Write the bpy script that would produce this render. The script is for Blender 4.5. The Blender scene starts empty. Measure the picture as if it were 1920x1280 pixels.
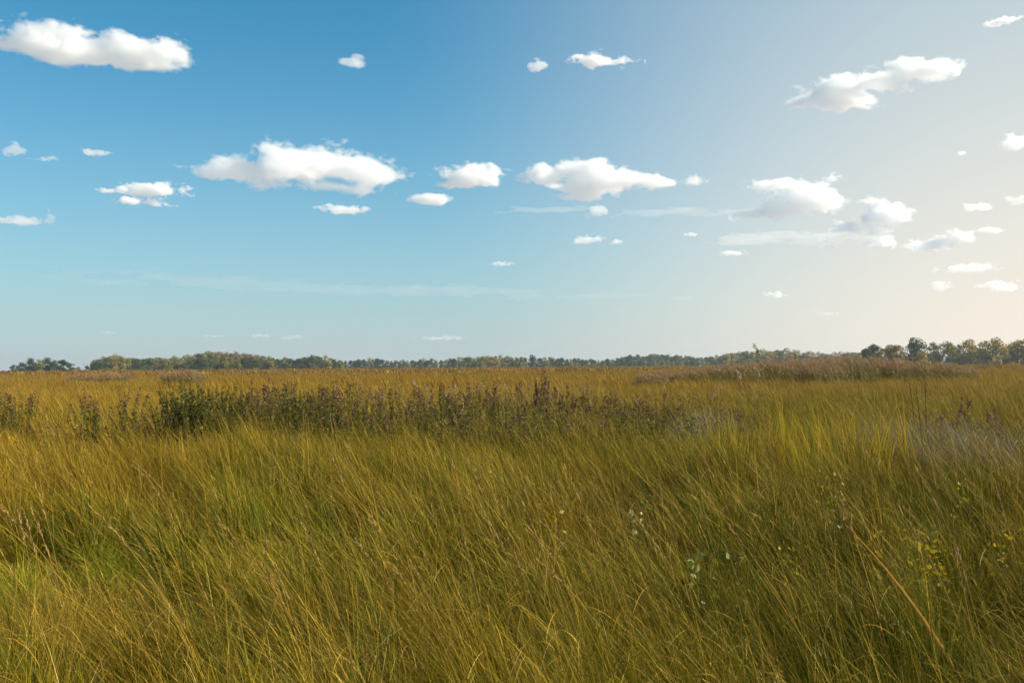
import bpy, math, random
import numpy as np
from mathutils import Matrix, Vector

# ------------------------------------------------------------------ camera, sky, sun, exposure
SC = bpy.context.scene
COL = SC.collection
random.seed(7)
RNG = np.random.default_rng(11)
R = math.radians

F = 1884.0                       # focal length in photo pixels (1920 wide)
CAM_H = 2.05
PITCH = math.atan(48 / F)
ROLL = math.atan(14 / 1920)
SUN_AZ = R(94)                   # clockwise from the view direction (+Y)
SUN_EL = R(33)
EXPOSURE = 0.74

fwd = Vector((0, math.cos(PITCH), math.sin(PITCH)))
up0 = Vector((0, -math.sin(PITCH), math.cos(PITCH)))
rt0 = Vector((1, 0, 0))
rt = rt0 * math.cos(ROLL) - up0 * math.sin(ROLL)
up = rt0 * math.sin(ROLL) + up0 * math.cos(ROLL)
cam_data = bpy.data.cameras.new('camera')
cam = bpy.data.objects.new('camera', cam_data)
COL.objects.link(cam)
m = Matrix.Identity(4)
for i in range(3):
    m[i][0], m[i][1], m[i][2] = rt[i], up[i], -fwd[i]
m[2][3] = CAM_H
cam.matrix_world = m
cam_data.sensor_width = 36.0
cam_data.lens = 36.0 * F / 1920
cam_data.clip_start = 0.05
cam_data.clip_end = 120000
SC.camera = cam

sun_dir = Vector((math.sin(SUN_AZ) * math.cos(SUN_EL), math.cos(SUN_AZ) * math.cos(SUN_EL), math.sin(SUN_EL)))
sun_data = bpy.data.lights.new('sun', 'SUN')
sun_data.energy = 4.6
sun_data.angle = R(0.55)
sun_data.color = (1.0, 0.87, 0.66)
sun = bpy.data.objects.new('sun', sun_data)
COL.objects.link(sun)
sun.rotation_euler = sun_dir.to_track_quat('Z', 'Y').to_euler()
sun.location = (30, 10, 40)

world = bpy.data.worlds.new('World')
SC.world = world
world.use_nodes = True
wn, wl = world.node_tree.nodes, world.node_tree.links
wn.clear()
w_out = wn.new('ShaderNodeOutputWorld')
w_bg = wn.new('ShaderNodeBackground')
w_bg.inputs['Strength'].default_value = 0.060
sky = wn.new('ShaderNodeTexSky')
sky.sky_type = 'NISHITA'
sky.sun_disc = False
sky.sun_elevation = SUN_EL
sky.sun_rotation = SUN_AZ
sky.altitude = 0
sky.air_density = 1.0
sky.dust_density = 1.2
sky.ozone_density = 1.0
w_geo = wn.new('ShaderNodeNewGeometry')
# haze of the lower air and the aureole round the sun, both by direction only
def wmath(op, a, b=None, clamp=False):
    n = wn.new('ShaderNodeMath'); n.operation = op; n.use_clamp = clamp
    for k, v in enumerate((a, b)):
        if v is None: continue
        if isinstance(v, (int, float)): n.inputs[k].default_value = v
        else: wl.new(v, n.inputs[k])
    return n.outputs[0]
w_tc = wn.new('ShaderNodeTexCoord')
dotn = wn.new('ShaderNodeVectorMath'); dotn.operation = 'DOT_PRODUCT'
wl.new(w_tc.outputs['Generated'], dotn.inputs[0])
GLOW_AZ, GLOW_EL = R(82), R(13)      # the low hazy air under the sun
glow_dir = Vector((math.sin(GLOW_AZ) * math.cos(GLOW_EL), math.cos(GLOW_AZ) * math.cos(GLOW_EL), math.sin(GLOW_EL)))
dotn.inputs[1].default_value = glow_dir
sepn = wn.new('ShaderNodeSeparateXYZ')
wl.new(w_tc.outputs['Generated'], sepn.inputs[0])
elev = wmath('MAXIMUM', sepn.outputs['Z'], 0.0)
SKY_GAIN = (0.38, 1.22, 1.44)
gain = wn.new('ShaderNodeMix'); gain.data_type = 'RGBA'; gain.blend_type = 'MULTIPLY'
gain.inputs['Factor'].default_value = 1.0
wl.new(sky.outputs[0], gain.inputs['A'])
gain.inputs['B'].default_value = (*SKY_GAIN, 1)
# pale milky air near the horizon
hz = wmath('POWER', wmath('SUBTRACT', 1.0, wmath('MULTIPLY', elev, 2.6, True), True), 2.2)
hz = wmath('MULTIPLY', hz, 0.80)
mixh = wn.new('ShaderNodeMix'); mixh.data_type = 'RGBA'
wl.new(hz, mixh.inputs['Factor'])
wl.new(gain.outputs['Result'], mixh.inputs['A'])
mixh.inputs['B'].default_value = (6.4, 6.9, 7.3, 1)
# aureole: warm and bright low down, cooler higher up
smo = wn.new('ShaderNodeMapRange'); smo.interpolation_type = 'SMOOTHSTEP'; smo.clamp = True
wl.new(dotn.outputs['Value'], smo.inputs['Value'])
smo.inputs['From Min'].default_value = 0.06; smo.inputs['From Max'].default_value = 0.63
au = wmath('MULTIPLY', smo.outputs['Result'], wmath('SUBTRACT', 1.0, wmath('MULTIPLY', elev, 1.0), True))
acol = wn.new('ShaderNodeMix'); acol.data_type = 'RGBA'
wl.new(wmath('MULTIPLY', elev, 2.1, True), acol.inputs['Factor'])
acol.inputs['A'].default_value = (10.2, 8.9, 7.6, 1); acol.inputs['B'].default_value = (6.0, 6.9, 6.7, 1)
mixa = wn.new('ShaderNodeMix'); mixa.data_type = 'RGBA'
wl.new(au, mixa.inputs['Factor'])
wl.new(mixh.outputs['Result'], mixa.inputs['A'])
wl.new(acol.outputs['Result'], mixa.inputs['B'])
wl.new(mixa.outputs['Result'], w_bg.inputs['Color'])
wl.new(w_bg.outputs[0], w_out.inputs['Surface'])

SC.view_settings.view_transform = 'Standard'
SC.view_settings.look = 'None'
SC.view_settings.gamma = 1.0
SC.view_settings.use_curve_mapping = False
SC.view_settings.exposure = EXPOSURE
cy = SC.cycles
cy.max_bounces = 18
cy.diffuse_bounces = 2
cy.glossy_bounces = 2
cy.transmission_bounces = 4
cy.volume_bounces = 16
cy.transparent_max_bounces = 8
cy.caustics_reflective = False
cy.caustics_refractive = False
cy.use_denoising = True
cy.use_adaptive_sampling = True
cy.adaptive_threshold = 0.01

# ------------------------------------------------------------------ helpers
def ray(px, py):
    return (fwd * F + rt * (px - 960) + up * (640 - py)).normalized()
def on_plane(px, py, z=0.0):
    d = ray(px, py)
    t = (z - CAM_H) / d.z
    return Vector((d.x * t, d.y * t, z))
def at_dist(px, dist):
    """ground point in the direction of photo column px at the given depth"""
    d = ray(px, 688 - (px - 960) * 14 / 1920)
    k = dist / d.y
    return d.x * k, dist
def height_at(px, py, dist):
    d = ray(px, py)
    return CAM_H + d.z * dist / d.y
def horizon(px):
    return 688 - (px - 960) * 14 / 1920

_perm = {}
def perm(seed):
    if seed not in _perm:
        r = np.random.default_rng(seed)
        p = r.permutation(256).astype(np.int32)
        _perm[seed] = (np.concatenate([p, p]), r.normal(size=(256, 3)).astype(np.float32))
        g = _perm[seed][1]
        g /= np.linalg.norm(g, axis=1, keepdims=True)
    return _perm[seed]
def perlin(x, y, z=None, seed=0):
    p, g = perm(seed)
    x = np.asarray(x, np.float32); y = np.asarray(y, np.float32)
    z = np.full_like(x, 0.37) if z is None else np.asarray(z, np.float32)
    xi, yi, zi = np.floor(x), np.floor(y), np.floor(z)
    xf, yf, zf = x - xi, y - yi, z - zi
    xi, yi, zi = xi.astype(np.int32) & 255, yi.astype(np.int32) & 255, zi.astype(np.int32) & 255
    u, v, w = [t * t * t * (t * (t * 6 - 15) + 10) for t in (xf, yf, zf)]
    out = 0
    for a in (0, 1):
        wa = u if a else 1 - u
        pa = p[(xi + a) & 255]
        for b in (0, 1):
            wb = wa * (v if b else 1 - v)
            pb = p[(pa + yi + b) & 255]
            for c in (0, 1):
                h = g[p[(pb + zi + c) & 255]]
                out = out + wb * (w if c else 1 - w) * (h[..., 0] * (xf - a) + h[..., 1] * (yf - b) + h[..., 2] * (zf - c))
    return out
def fbm(x, y, z=None, octaves=4, seed=0, gain=0.5):
    s, a = 0, 1.0
    for o in range(octaves):
        k = 2.03 ** o
        s = s + a * perlin(np.asarray(x) * k + 17.3 * o, np.asarray(y) * k + 5.1 * o, None if z is None else np.asarray(z) * k, seed + o)
        a *= gain
    return s

def mesh_from(name, verts, faces, mat=None, attrs=None, smooth=False):
    """verts (n,3), faces: (m,3) or (m,4) int array"""
    verts = np.asarray(verts, np.float32); faces = np.asarray(faces, np.int32)
    me = bpy.data.meshes.new(name)
    n, (mf, k) = len(verts), faces.shape
    me.vertices.add(n); me.vertices.foreach_set('co', verts.ravel())
    me.loops.add(mf * k); me.loops.foreach_set('vertex_index', faces.ravel())
    me.polygons.add(mf)
    me.polygons.foreach_set('loop_start', np.arange(0, mf * k, k, dtype=np.int32))
    if smooth: me.polygons.foreach_set('use_smooth', np.ones(mf, bool))
    me.update(calc_edges=True)
    for an, arr in (attrs or {}).items():
        a = me.attributes.new(an, 'FLOAT', 'POINT'); a.data.foreach_set('value', np.asarray(arr, np.float32))
    if mat: me.materials.append(mat)
    return me
def new_obj(name, data, parent=None, loc=None, rotz=0.0, scale=None):
    o = bpy.data.objects.new(name, data); COL.objects.link(o)
    if parent: o.parent = parent
    if loc is not None: o.location = loc
    o.rotation_euler = (0, 0, rotz)
    if scale is not None: o.scale = scale if hasattr(scale, '__len__') else (scale,) * 3
    return o
def tag(o, label=None, cat=None, group=None, kind=None):
    if label: o['label'] = label
    if cat: o['category'] = cat
    if group: o['group'] = group
    if kind: o['kind'] = kind
    return o

class Parts:
    """collects pieces (verts, quads, attributes) into one mesh"""
    def __init__(s): s.v, s.f, s.a, s.n = [], [], [], 0
    def add(s, v, f, a):
        s.v.append(np.asarray(v, np.float32)); s.f.append(np.asarray(f, np.int32) + s.n); s.n += len(v)
        s.a.append(np.broadcast_to(np.asarray(a, np.float32), (len(v), 2)))
    def mesh(s, name, mat):
        a = np.concatenate(s.a)
        return mesh_from(name, np.concatenate(s.v), np.concatenate(s.f), mat, {'tint': a[:, 0], 'hgt': a[:, 1]})

def ribbons(root, tip_dir, length, width, bend, seg, tint, face_rnd, prof='blade', gravity=0.0):
    """n blades at once. root (n,3); tip_dir (n,2) horizontal lean at the tip as a share of length; returns verts, quads, attrs"""
    n = len(root)
    t = np.linspace(0, 1, seg + 1)[None, :, None]
    L = length[:, None, None]
    lean = tip_dir[:, None, :]
    # centreline: starts upright, bows towards the lean
    p = bend[:, None, None]
    hx = lean * L * (0.35 * t + 0.65 * t ** p)
    lm = np.linalg.norm(tip_dir, axis=1)[:, None, None]
    hz_ = L * t * np.sqrt(np.clip(1 - (lm * (0.4 + 0.6 * t)) ** 2, 0.05, 1)) - gravity * L * t ** 4
    c = np.concatenate([root[:, None, :2] + hx, root[:, None, 2:] + hz_], axis=2)
    ang = face_rnd[:, None]
    side = np.stack([np.cos(ang), np.sin(ang), np.zeros_like(ang)], axis=2) + np.zeros((n, seg + 1, 3))
    tt = t[..., 0]
    if prof == 'blade': w = (1 - tt ** 2.2) * 0.94 + 0.06
    elif prof == 'stalk': w = 1 - 0.75 * tt
    else: w = np.sin(np.pi * np.clip(tt * 0.92 + 0.06, 0, 1)) ** 0.8
    w = (w + np.zeros((n, 1)))[..., None] * width[:, None, None] * 0.5
    v = np.stack([c - side * w, c + side * w], axis=2).reshape(-1, 3)
    base = (np.arange(n) * (seg + 1) * 2)[:, None]
    k = np.arange(seg)[None, :] * 2
    q = np.stack([base + k, base + k + 1, base + k + 3, base + k + 2], axis=2).reshape(-1, 4)
    a = np.stack([np.repeat(tint, (seg + 1) * 2), np.tile(np.repeat(np.linspace(0, 1, seg + 1), 2), n)], axis=1)
    return v, q, a

def tube(path, r0, r1, sides=5):
    path = np.asarray(path, float); n = len(path)
    rad = np.linspace(r0, r1, n)
    v = []
    for i in range(n):
        d = path[min(i + 1, n - 1)] - path[max(i - 1, 0)]; d = d / (np.linalg.norm(d) + 1e-9)
        a = np.cross(d, (0.3, 1, 0.1)); a /= np.linalg.norm(a) + 1e-9
        b = np.cross(d, a)
        for s in range(sides):
            th = 2 * math.pi * s / sides
            v.append(path[i] + rad[i] * (a * math.cos(th) + b * math.sin(th)))
    f = [[i * sides + s, i * sides + (s + 1) % sides, (i + 1) * sides + (s + 1) % sides, (i + 1) * sides + s] for i in range(n - 1) for s in range(sides)]
    return np.array(v), np.array(f)

# ------------------------------------------------------------------ materials
class NT:
    def __init__(s, mat): s.n, s.l = mat.node_tree.nodes, mat.node_tree.links
    def new(s, t, **kw):
        n = s.n.new(t)
        for k, v in kw.items(): setattr(n, k, v)
        return n
    def put(s, sock, v):
        if isinstance(v, bpy.types.NodeSocket): s.l.new(v, sock)
        else: sock.default_value = v if not (hasattr(v, '__len__') and len(v) == 3 and sock.type == 'RGBA') else (*v, 1)
    def mix(s, fac, a, b, blend='MIX'):
        n = s.new('ShaderNodeMix', data_type='RGBA', blend_type=blend)
        s.put(n.inputs['Factor'], fac); s.put(n.inputs['A'], a); s.put(n.inputs['B'], b)
        return n.outputs['Result']
    def math(s, op, a, b=0.0, clamp=False):
        n = s.new('ShaderNodeMath', operation=op, use_clamp=clamp)
        s.put(n.inputs[0], a); s.put(n.inputs[1], b)
        return n.outputs[0]
    def step(s, v, lo, hi):
        n = s.new('ShaderNodeMapRange', clamp=True)
        s.put(n.inputs['Value'], v); n.inputs['From Min'].default_value = lo; n.inputs['From Max'].default_value = hi
        return n.outputs['Result']
    def attr(s, name, kind='GEOMETRY'):
        n = s.new('ShaderNodeAttribute', attribute_name=name, attribute_type=kind)
        return n
def new_mat(name):
    mt = bpy.data.materials.new(name); mt.use_nodes = True
    mt.node_tree.nodes.clear()
    return mt, NT(mt)
def leaf_shader(t, color, trans=0.35, rough=0.5, spec=0.18):
    pr = t.new('ShaderNodeBsdfPrincipled')
    t.put(pr.inputs['Base Color'], color)
    pr.inputs['Roughness'].default_value = rough
    pr.inputs['Specular IOR Level'].default_value = spec
    tr = t.new('ShaderNodeBsdfTranslucent')
    t.put(tr.inputs['Color'], color)
    mx = t.new('ShaderNodeMixShader'); mx.inputs[0].default_value = trans
    t.l.new(pr.outputs[0], mx.inputs[1]); t.l.new(tr.outputs[0], mx.inputs[2])
    o = t.new('ShaderNodeOutputMaterial')
    t.l.new(mx.outputs[0], o.inputs['Surface'])

def grass_material(name, tipmix=0.35, trans=0.35):
    """blade colour: the patch it grows in (instance colour), blade to blade variation, dry tips and thatch at the foot"""
    mt, t = new_mat(name)
    pc = t.attr('pc', 'INSTANCER').outputs['Color']
    tc = t.attr('tc', 'INSTANCER').outputs['Color']
    tint = t.attr('tint').outputs['Fac']
    hg = t.attr('hgt').outputs['Fac']
    rnd = t.new('ShaderNodeObjectInfo').outputs['Random']
    c = t.mix(t.step(tint, 0.70, 0.78), pc, t.mix(1.0, pc, (0.45, 0.85, 0.55), 'MULTIPLY'))     # green blades
    c = t.mix(t.step(tint, 0.86, 0.90), c, (0.36, 0.235, 0.032))                                  # straw blades
    c = t.mix(t.step(tint, 0.965, 0.975), c, (0.48, 0.36, 0.12))                                  # bleached blades
    v = t.math('ADD', 0.28, t.math('MULTIPLY', t.math('POWER', t.math('FRACT', t.math('MULTIPLY', tint, 37.7)), 1.4), 1.85))
    cm = t.new('ShaderNodeCombineColor'); 
    for k in range(3): t.l.new(v, cm.inputs[k])
    c = t.mix(1.0, c, cm.outputs[0], 'MULTIPLY')
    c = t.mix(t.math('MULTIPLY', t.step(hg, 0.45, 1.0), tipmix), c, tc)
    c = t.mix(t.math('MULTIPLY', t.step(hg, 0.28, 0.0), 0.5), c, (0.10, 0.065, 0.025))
    leaf_shader(t, c, trans, 0.55, 0.07)
    return mt
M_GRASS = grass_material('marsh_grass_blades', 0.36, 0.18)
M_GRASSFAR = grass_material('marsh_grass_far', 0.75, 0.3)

def tinted(name, stops, trans=0.3, rough=0.5, spec=0.3, obj_var=0.25):
    """leaf or bark colour: stops [(pos, colour)] along the piece's own random tint, small change from plant to plant"""
    mt, t = new_mat(name)
    rp = t.new('ShaderNodeValToRGB')
    e = rp.color_ramp.elements
    while len(e) > 1: e.remove(e[-1])
    e[0].position, e[0].color = stops[0][0], (*stops[0][1], 1)
    for p, c in stops[1:]:
        k = e.new(p); k.color = (*c, 1)
    t.l.new(t.attr('tint').outputs['Fac'], rp.inputs[0])
    rnd = t.new('ShaderNodeObjectInfo').outputs['Random']
    v = t.math('ADD', 1 - obj_var / 2, t.math('MULTIPLY', rnd, obj_var))
    cm = t.new('ShaderNodeCombineColor')
    for k in range(3): t.l.new(v, cm.inputs[k])
    leaf_shader(t, t.mix(1.0, rp.outputs[0], cm.outputs[0], 'MULTIPLY'), trans, rough, spec)
    return mt

# ------------------------------------------------------------------ the land: colour, grass height, ground
def ground_h(x, y):
    r = np.sqrt(np.asarray(x) ** 2 + np.asarray(y) ** 2)
    return 0.09 * fbm(np.asarray(x) * 0.22, np.asarray(y) * 0.22, seed=3, octaves=3) * np.clip(1.4 - r / 45, 0, 1)

GOLD = np.array((0.440, 0.245, 0.012)); OLIVE = np.array((0.215, 0.175, 0.005)); GREEN = np.array((0.115, 0.145, 0.004))
LIME = np.array((0.250, 0.265, 0.008)); BROWN = np.array((0.280, 0.140, 0.016)); GREY = np.array((0.270, 0.215, 0.150))
HOLLOW_SHADE = np.array((0.035, 0.046, 0.006)); RUST = np.array((0.340, 0.160, 0.045)); STRAW = np.array((0.390, 0.240, 0.040))  # shade of the hollows is painted as a near-black green grass colour
# photo patches: centre x, y, radius x, y, colour, weight, grass height factor
PATCH = [
    (150, 815, 260, 28, GOLD, 1.0, 0.9), (60, 890, 260, 50, GOLD * .85, .8, 0.95), (420, 900, 220, 50, OLIVE, .7, 1.0),
    (330, 978, 42, 22, HOLLOW_SHADE, 1.0, 0.28),
    (560, 1000, 70, 22, HOLLOW_SHADE, .9, 0.38), (130, 1000, 160, 22, BROWN * .6, .8, .9), (480, 965, 200, 30, BROWN, .5, .95),
    (200, 1130, 260, 50, BROWN * 1.1, .8, 0.62), (120, 1230, 200, 50, OLIVE, .7, 1.0), (480, 1180, 200, 70, GOLD * .75, .6, 0.95),
    (700, 870, 260, 40, GREEN, .5, 1.0), (760, 960, 220, 50, OLIVE * 1.05, .6, .95), (820, 1120, 160, 70, BROWN * .8, .6, .9),
    (1200, 900, 230, 26, STRAW * .75, .9, 1.05), (1270, 975, 75, 28, HOLLOW_SHADE, 1.0, 0.36), (1150, 950, 60, 22, HOLLOW_SHADE, .7, 0.5),
    (1180, 1040, 200, 40, GREEN, .7, .95), (1040, 1180, 240, 60, OLIVE * .8, .6, .95), (1500, 960, 230, 60, GREEN * .9, 1.0, .95),
    (1790, 1000, 120, 32, HOLLOW_SHADE, 1.0, 0.45), (1570, 1085, 120, 28, HOLLOW_SHADE, .8, 0.45), (1800, 900, 240, 45, GREEN * .9, 1.0, 1.0),
    (1740, 822, 130, 30, GREY, 1.1, 0.95), (1340, 800, 110, 26, GREY * .8, .6, .9), (1550, 790, 160, 30, OLIVE * 1.1, .6, 1.0), (1780, 1150, 260, 80, (GREEN + OLIVE) * .48, .9, .9),
    (1400, 1200, 240, 70, (GREEN + OLIVE) * .5, .7, .9), (1550, 745, 300, 18, OLIVE * 1.15, .6, 1.0), (200, 745, 260, 18, GOLD * 1.0, .8, 1.0),
    (700, 712, 500, 10, GOLD * .95, .8, 1.0), (900, 780, 500, 25, GREEN, .6, .9),
    (170, 1050, 320, 42, LIME, 1.25, 0.40), (560, 1070, 140, 28, LIME * .9, .7, 0.62),
]
_pw = []
for (px, py, rx, ry, c, w, hf) in PATCH:
    zz = 0.72 * hf
    p = on_plane(px, py, zz)
    a, b = on_plane(px, py - ry, zz), on_plane(px, py + ry, zz)
    _pw.append((p.x, p.y, rx / F * p.y, max(0.25, (a.y - b.y) / 2), c, w, hf))
GRASS_GAIN = 0.64
def land(x, y):
    """colour and height of the grass that grows at x, y (metres)"""
    n1 = fbm(x * 0.35, y * 0.16, seed=21, octaves=4)
    n2 = fbm(x * 1.3, y * 0.7, seed=41, octaves=3)
    far = np.clip((y - 22) / 30, 0, 1)[:, None]
    k = np.clip(0.5 + 0.9 * n1 + 0.35 * n2, 0, 1)[:, None]
    c = (GREEN * 0.65 + OLIVE * 0.35) * (1 - k) + (GOLD * .42 + OLIVE * .58) * k
    kf = np.clip(0.5 + 0.8 * n1, 0, 1)[:, None]
    c = c * (1 - far) + (np.array((.43, .25, .050)) * (1 - .35 * kf) + OLIVE * .2 * kf) * far
    h = 0.82 + 0.30 * fbm(x * 0.5, y * 0.4, seed=61, octaves=3) + 0.30 * fbm(x * 1.7, y * 1.3, seed=71, octaves=2)
    h = np.clip(h, .45, 1.25)
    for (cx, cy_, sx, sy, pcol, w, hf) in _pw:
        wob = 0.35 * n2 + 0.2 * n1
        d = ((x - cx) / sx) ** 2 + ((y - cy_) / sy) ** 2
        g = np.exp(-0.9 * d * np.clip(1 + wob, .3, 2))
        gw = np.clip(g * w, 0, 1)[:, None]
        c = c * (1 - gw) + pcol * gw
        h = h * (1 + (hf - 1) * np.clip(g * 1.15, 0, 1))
    vfar = np.clip((y - 90) / 220, 0, 1)[:, None]
    c = c * (1 - vfar) + (RUST * .55 + GOLD * .45) * vfar
    tip = (STRAW * .3 + c * .9) * (1 - vfar) + RUST * vfar
    tip = (tip + np.zeros_like(c)) * GRASS_GAIN
    return c * GRASS_GAIN, h, tip

mg, t = new_mat('marsh_soil')
nz = t.new('ShaderNodeTexNoise'); nz.inputs['Scale'].default_value = 0.9; nz.inputs['Detail'].default_value = 6
tcn = t.new('ShaderNodeTexCoord'); t.l.new(tcn.outputs['Object'], nz.inputs['Vector'])
far_n = t.new('ShaderNodeTexNoise'); far_n.inputs['Scale'].default_value = 0.03; t.l.new(tcn.outputs['Object'], far_n.inputs['Vector'])
col = t.mix(nz.outputs['Fac'], (0.05, 0.036, 0.014), (0.13, 0.088, 0.022))
pr = t.new('ShaderNodeBsdfPrincipled'); t.put(pr.inputs['Base Color'], col); pr.inputs['Roughness'].default_value = 0.95
pr.inputs['Specular IOR Level'].default_value = 0.1
o = t.new('ShaderNodeOutputMaterial'); t.l.new(pr.outputs[0], o.inputs['Surface'])
s = np.linspace(-1, 1, 241)
gx = np.sinh(s * 6.2) / math.sinh(6.2) * 2400
X, Y = np.meshgrid(gx, gx, indexing='ij')
Z = ground_h(X.ravel(), Y.ravel())
idx = np.arange(241 * 241).reshape(241, 241)
gq = np.stack([idx[:-1, :-1], idx[1:, :-1], idx[1:, 1:], idx[:-1, 1:]], axis=2).reshape(-1, 4)
g = new_obj('ground', mesh_from('ground', np.stack([X.ravel(), Y.ravel(), Z], axis=1), gq, mg, smooth=True))
tag(g, kind='structure', label='flat marsh soil under the tall grass', cat='ground')

# ------------------------------------------------------------------ scattered grass (stuff)
def make_collection(name, meshes):
    c = bpy.data.collections.new(name)
    for me in meshes:
        c.objects.link(bpy.data.objects.new(me.name, me))
    return c
def scatter(name, coll, pos, rot, scl, idx, pc, tc, label, cat):
    n = len(pos)
    me = bpy.data.meshes.new(name)
    me.vertices.add(n); me.vertices.foreach_set('co', np.asarray(pos, np.float32).ravel())
    for an, ty, arr, key in (('rot', 'FLOAT_VECTOR', rot, 'vector'), ('scl', 'FLOAT_VECTOR', scl, 'vector'), ('idx', 'INT', idx, 'value')):
        a = me.attributes.new(an, ty, 'POINT')
        a.data.foreach_set(key, np.asarray(arr, np.int32 if ty == 'INT' else np.float32).ravel())
    for an, arr in (('pc', pc), ('tc', tc)):
        a = me.attributes.new(an, 'FLOAT_COLOR', 'POINT')
        a.data.foreach_set('color', np.concatenate([arr, np.ones((n, 1))], axis=1).astype(np.float32).ravel())
    ob = new_obj(name, me)
    ng = bpy.data.node_groups.new(name, 'GeometryNodeTree')
    ng.interface.new_socket('Geometry', in_out='INPUT', socket_type='NodeSocketGeometry')
    ng.interface.new_socket('Geometry', in_out='OUTPUT', socket_type='NodeSocketGeometry')
    N, L = ng.nodes, ng.links
    gi, go = N.new('NodeGroupInput'), N.new('NodeGroupOutput')
    ci = N.new('GeometryNodeCollectionInfo'); ci.inputs['Collection'].default_value = coll
    ci.inputs['Separate Children'].default_value = True; ci.inputs['Reset Children'].default_value = True
    ip = N.new('GeometryNodeInstanceOnPoints'); ip.inputs['Pick Instance'].default_value = True
    L.new(gi.outputs[0], ip.inputs['Points']); L.new(ci.outputs[0], ip.inputs['Instance'])
    for an, ty, sock in (('rot', 'FLOAT_VECTOR', 'Rotation'), ('scl', 'FLOAT_VECTOR', 'Scale'), ('idx', 'INT', 'Instance Index')):
        na = N.new('GeometryNodeInputNamedAttribute'); na.data_type = ty; na.inputs['Name'].default_value = an
        if sock == 'Rotation':
            e2r = N.new('FunctionNodeEulerToRotation'); L.new(na.outputs[0], e2r.inputs[0]); L.new(e2r.outputs[0], ip.inputs[sock])
        else: L.new(na.outputs[0], ip.inputs[sock])
    L.new(ip.outputs[0], go.inputs[0])
    md = ob.modifiers.new('grass', 'NODES'); md.node_group = ng
    tag(ob, label, cat, kind='stuff')
    return ob

def grass_clump(name, n, radius, hmean, width, seg, seed, mat, lean=0.34, straw=0.0, stalks=0.06, bent=0.05, core=1.0, splay=0.0):
    r = np.random.default_rng(seed)
    P = Parts()
    for share, hm, le, dirs_, wm, b0, b1 in ((.80, .88, lean * .7, 1.05, .85, 1.2, 2.4), (.20, 1.12, lean * 1.2, .65, 1.15, 1.5, 2.8)):
        m_ = int(n * share)
        a, q_ = r.uniform(0, 2 * np.pi, m_), np.sqrt(r.uniform(0, 1, m_))
        d = radius * core * q_
        root = np.stack([d * np.cos(a), d * np.sin(a), np.full(m_, -0.03)], axis=1)
        L = hm * hmean * np.clip(r.normal(1.0, 0.20, m_), 0.35, 1.6) * (1 - (.28 * q_ ** 2 if splay else 0))
        ln = np.clip(np.abs(r.normal(le, 0.17, m_)), 0.02, 0.9)
        da = np.pi + r.normal(0, dirs_, m_)                      # the wind bends most of it to the left
        tip = np.stack([ln * np.cos(da) + splay * q_ * np.cos(a), ln * np.sin(da) + splay * q_ * np.sin(a)], axis=1)
        tip /= np.maximum(1, np.linalg.norm(tip, axis=1, keepdims=True) / .92)
        v, q, at = ribbons(root, tip, L, wm * width * r.uniform(0.6, 1.35, m_), r.uniform(b0, b1, m_), seg, r.uniform(0, 1, m_) * (1 - straw) + straw, r.uniform(0, np.pi, m_), gravity=0.05)
        P.add(v, q, at)
    k = max(1, int(n * stalks))                             # taller straw-coloured flowering stems
    a, d = r.uniform(0, 2 * np.pi, k), radius * np.sqrt(r.uniform(0, 1, k))
    root = np.stack([d * np.cos(a), d * np.sin(a), np.full(k, -0.03)], axis=1)
    ln = np.clip(r.normal(lean * .95, 0.12, k), 0.05, .8); da = np.pi + r.normal(0, .3, k)
    v, q, at = ribbons(root, np.stack([ln * np.cos(da), ln * np.sin(da)], axis=1), hmean * r.uniform(1.1, 1.5, k), width * .8 * np.ones(k), r.uniform(1.2, 2.0, k), seg, r.uniform(0.87, 0.96, k), r.uniform(0, np.pi, k), 'stalk')
    P.add(v, q, at)
    k = int(n * bent)                                       # broken blades lying across the rest
    if k:
        a, d = r.uniform(0, 2 * np.pi, k), radius * np.sqrt(r.uniform(0, 1, k))
        root = np.stack([d * np.cos(a), d * np.sin(a), hmean * r.uniform(0.2, 0.85, k)], axis=1)
        da = r.uniform(0, 2 * np.pi, k); ln = r.uniform(.75, .97, k)
        v, q, at = ribbons(root, np.stack([ln * np.cos(da), ln * np.sin(da)], axis=1), hmean * r.uniform(.15, .45, k), width * .9 * np.ones(k), r.uniform(1, 2, k), seg, r.uniform(0.84, 1.0, k), r.uniform(0, np.pi, k), gravity=.25)
        P.add(v, q, at)
    return P.mesh(name, mat)

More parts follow.
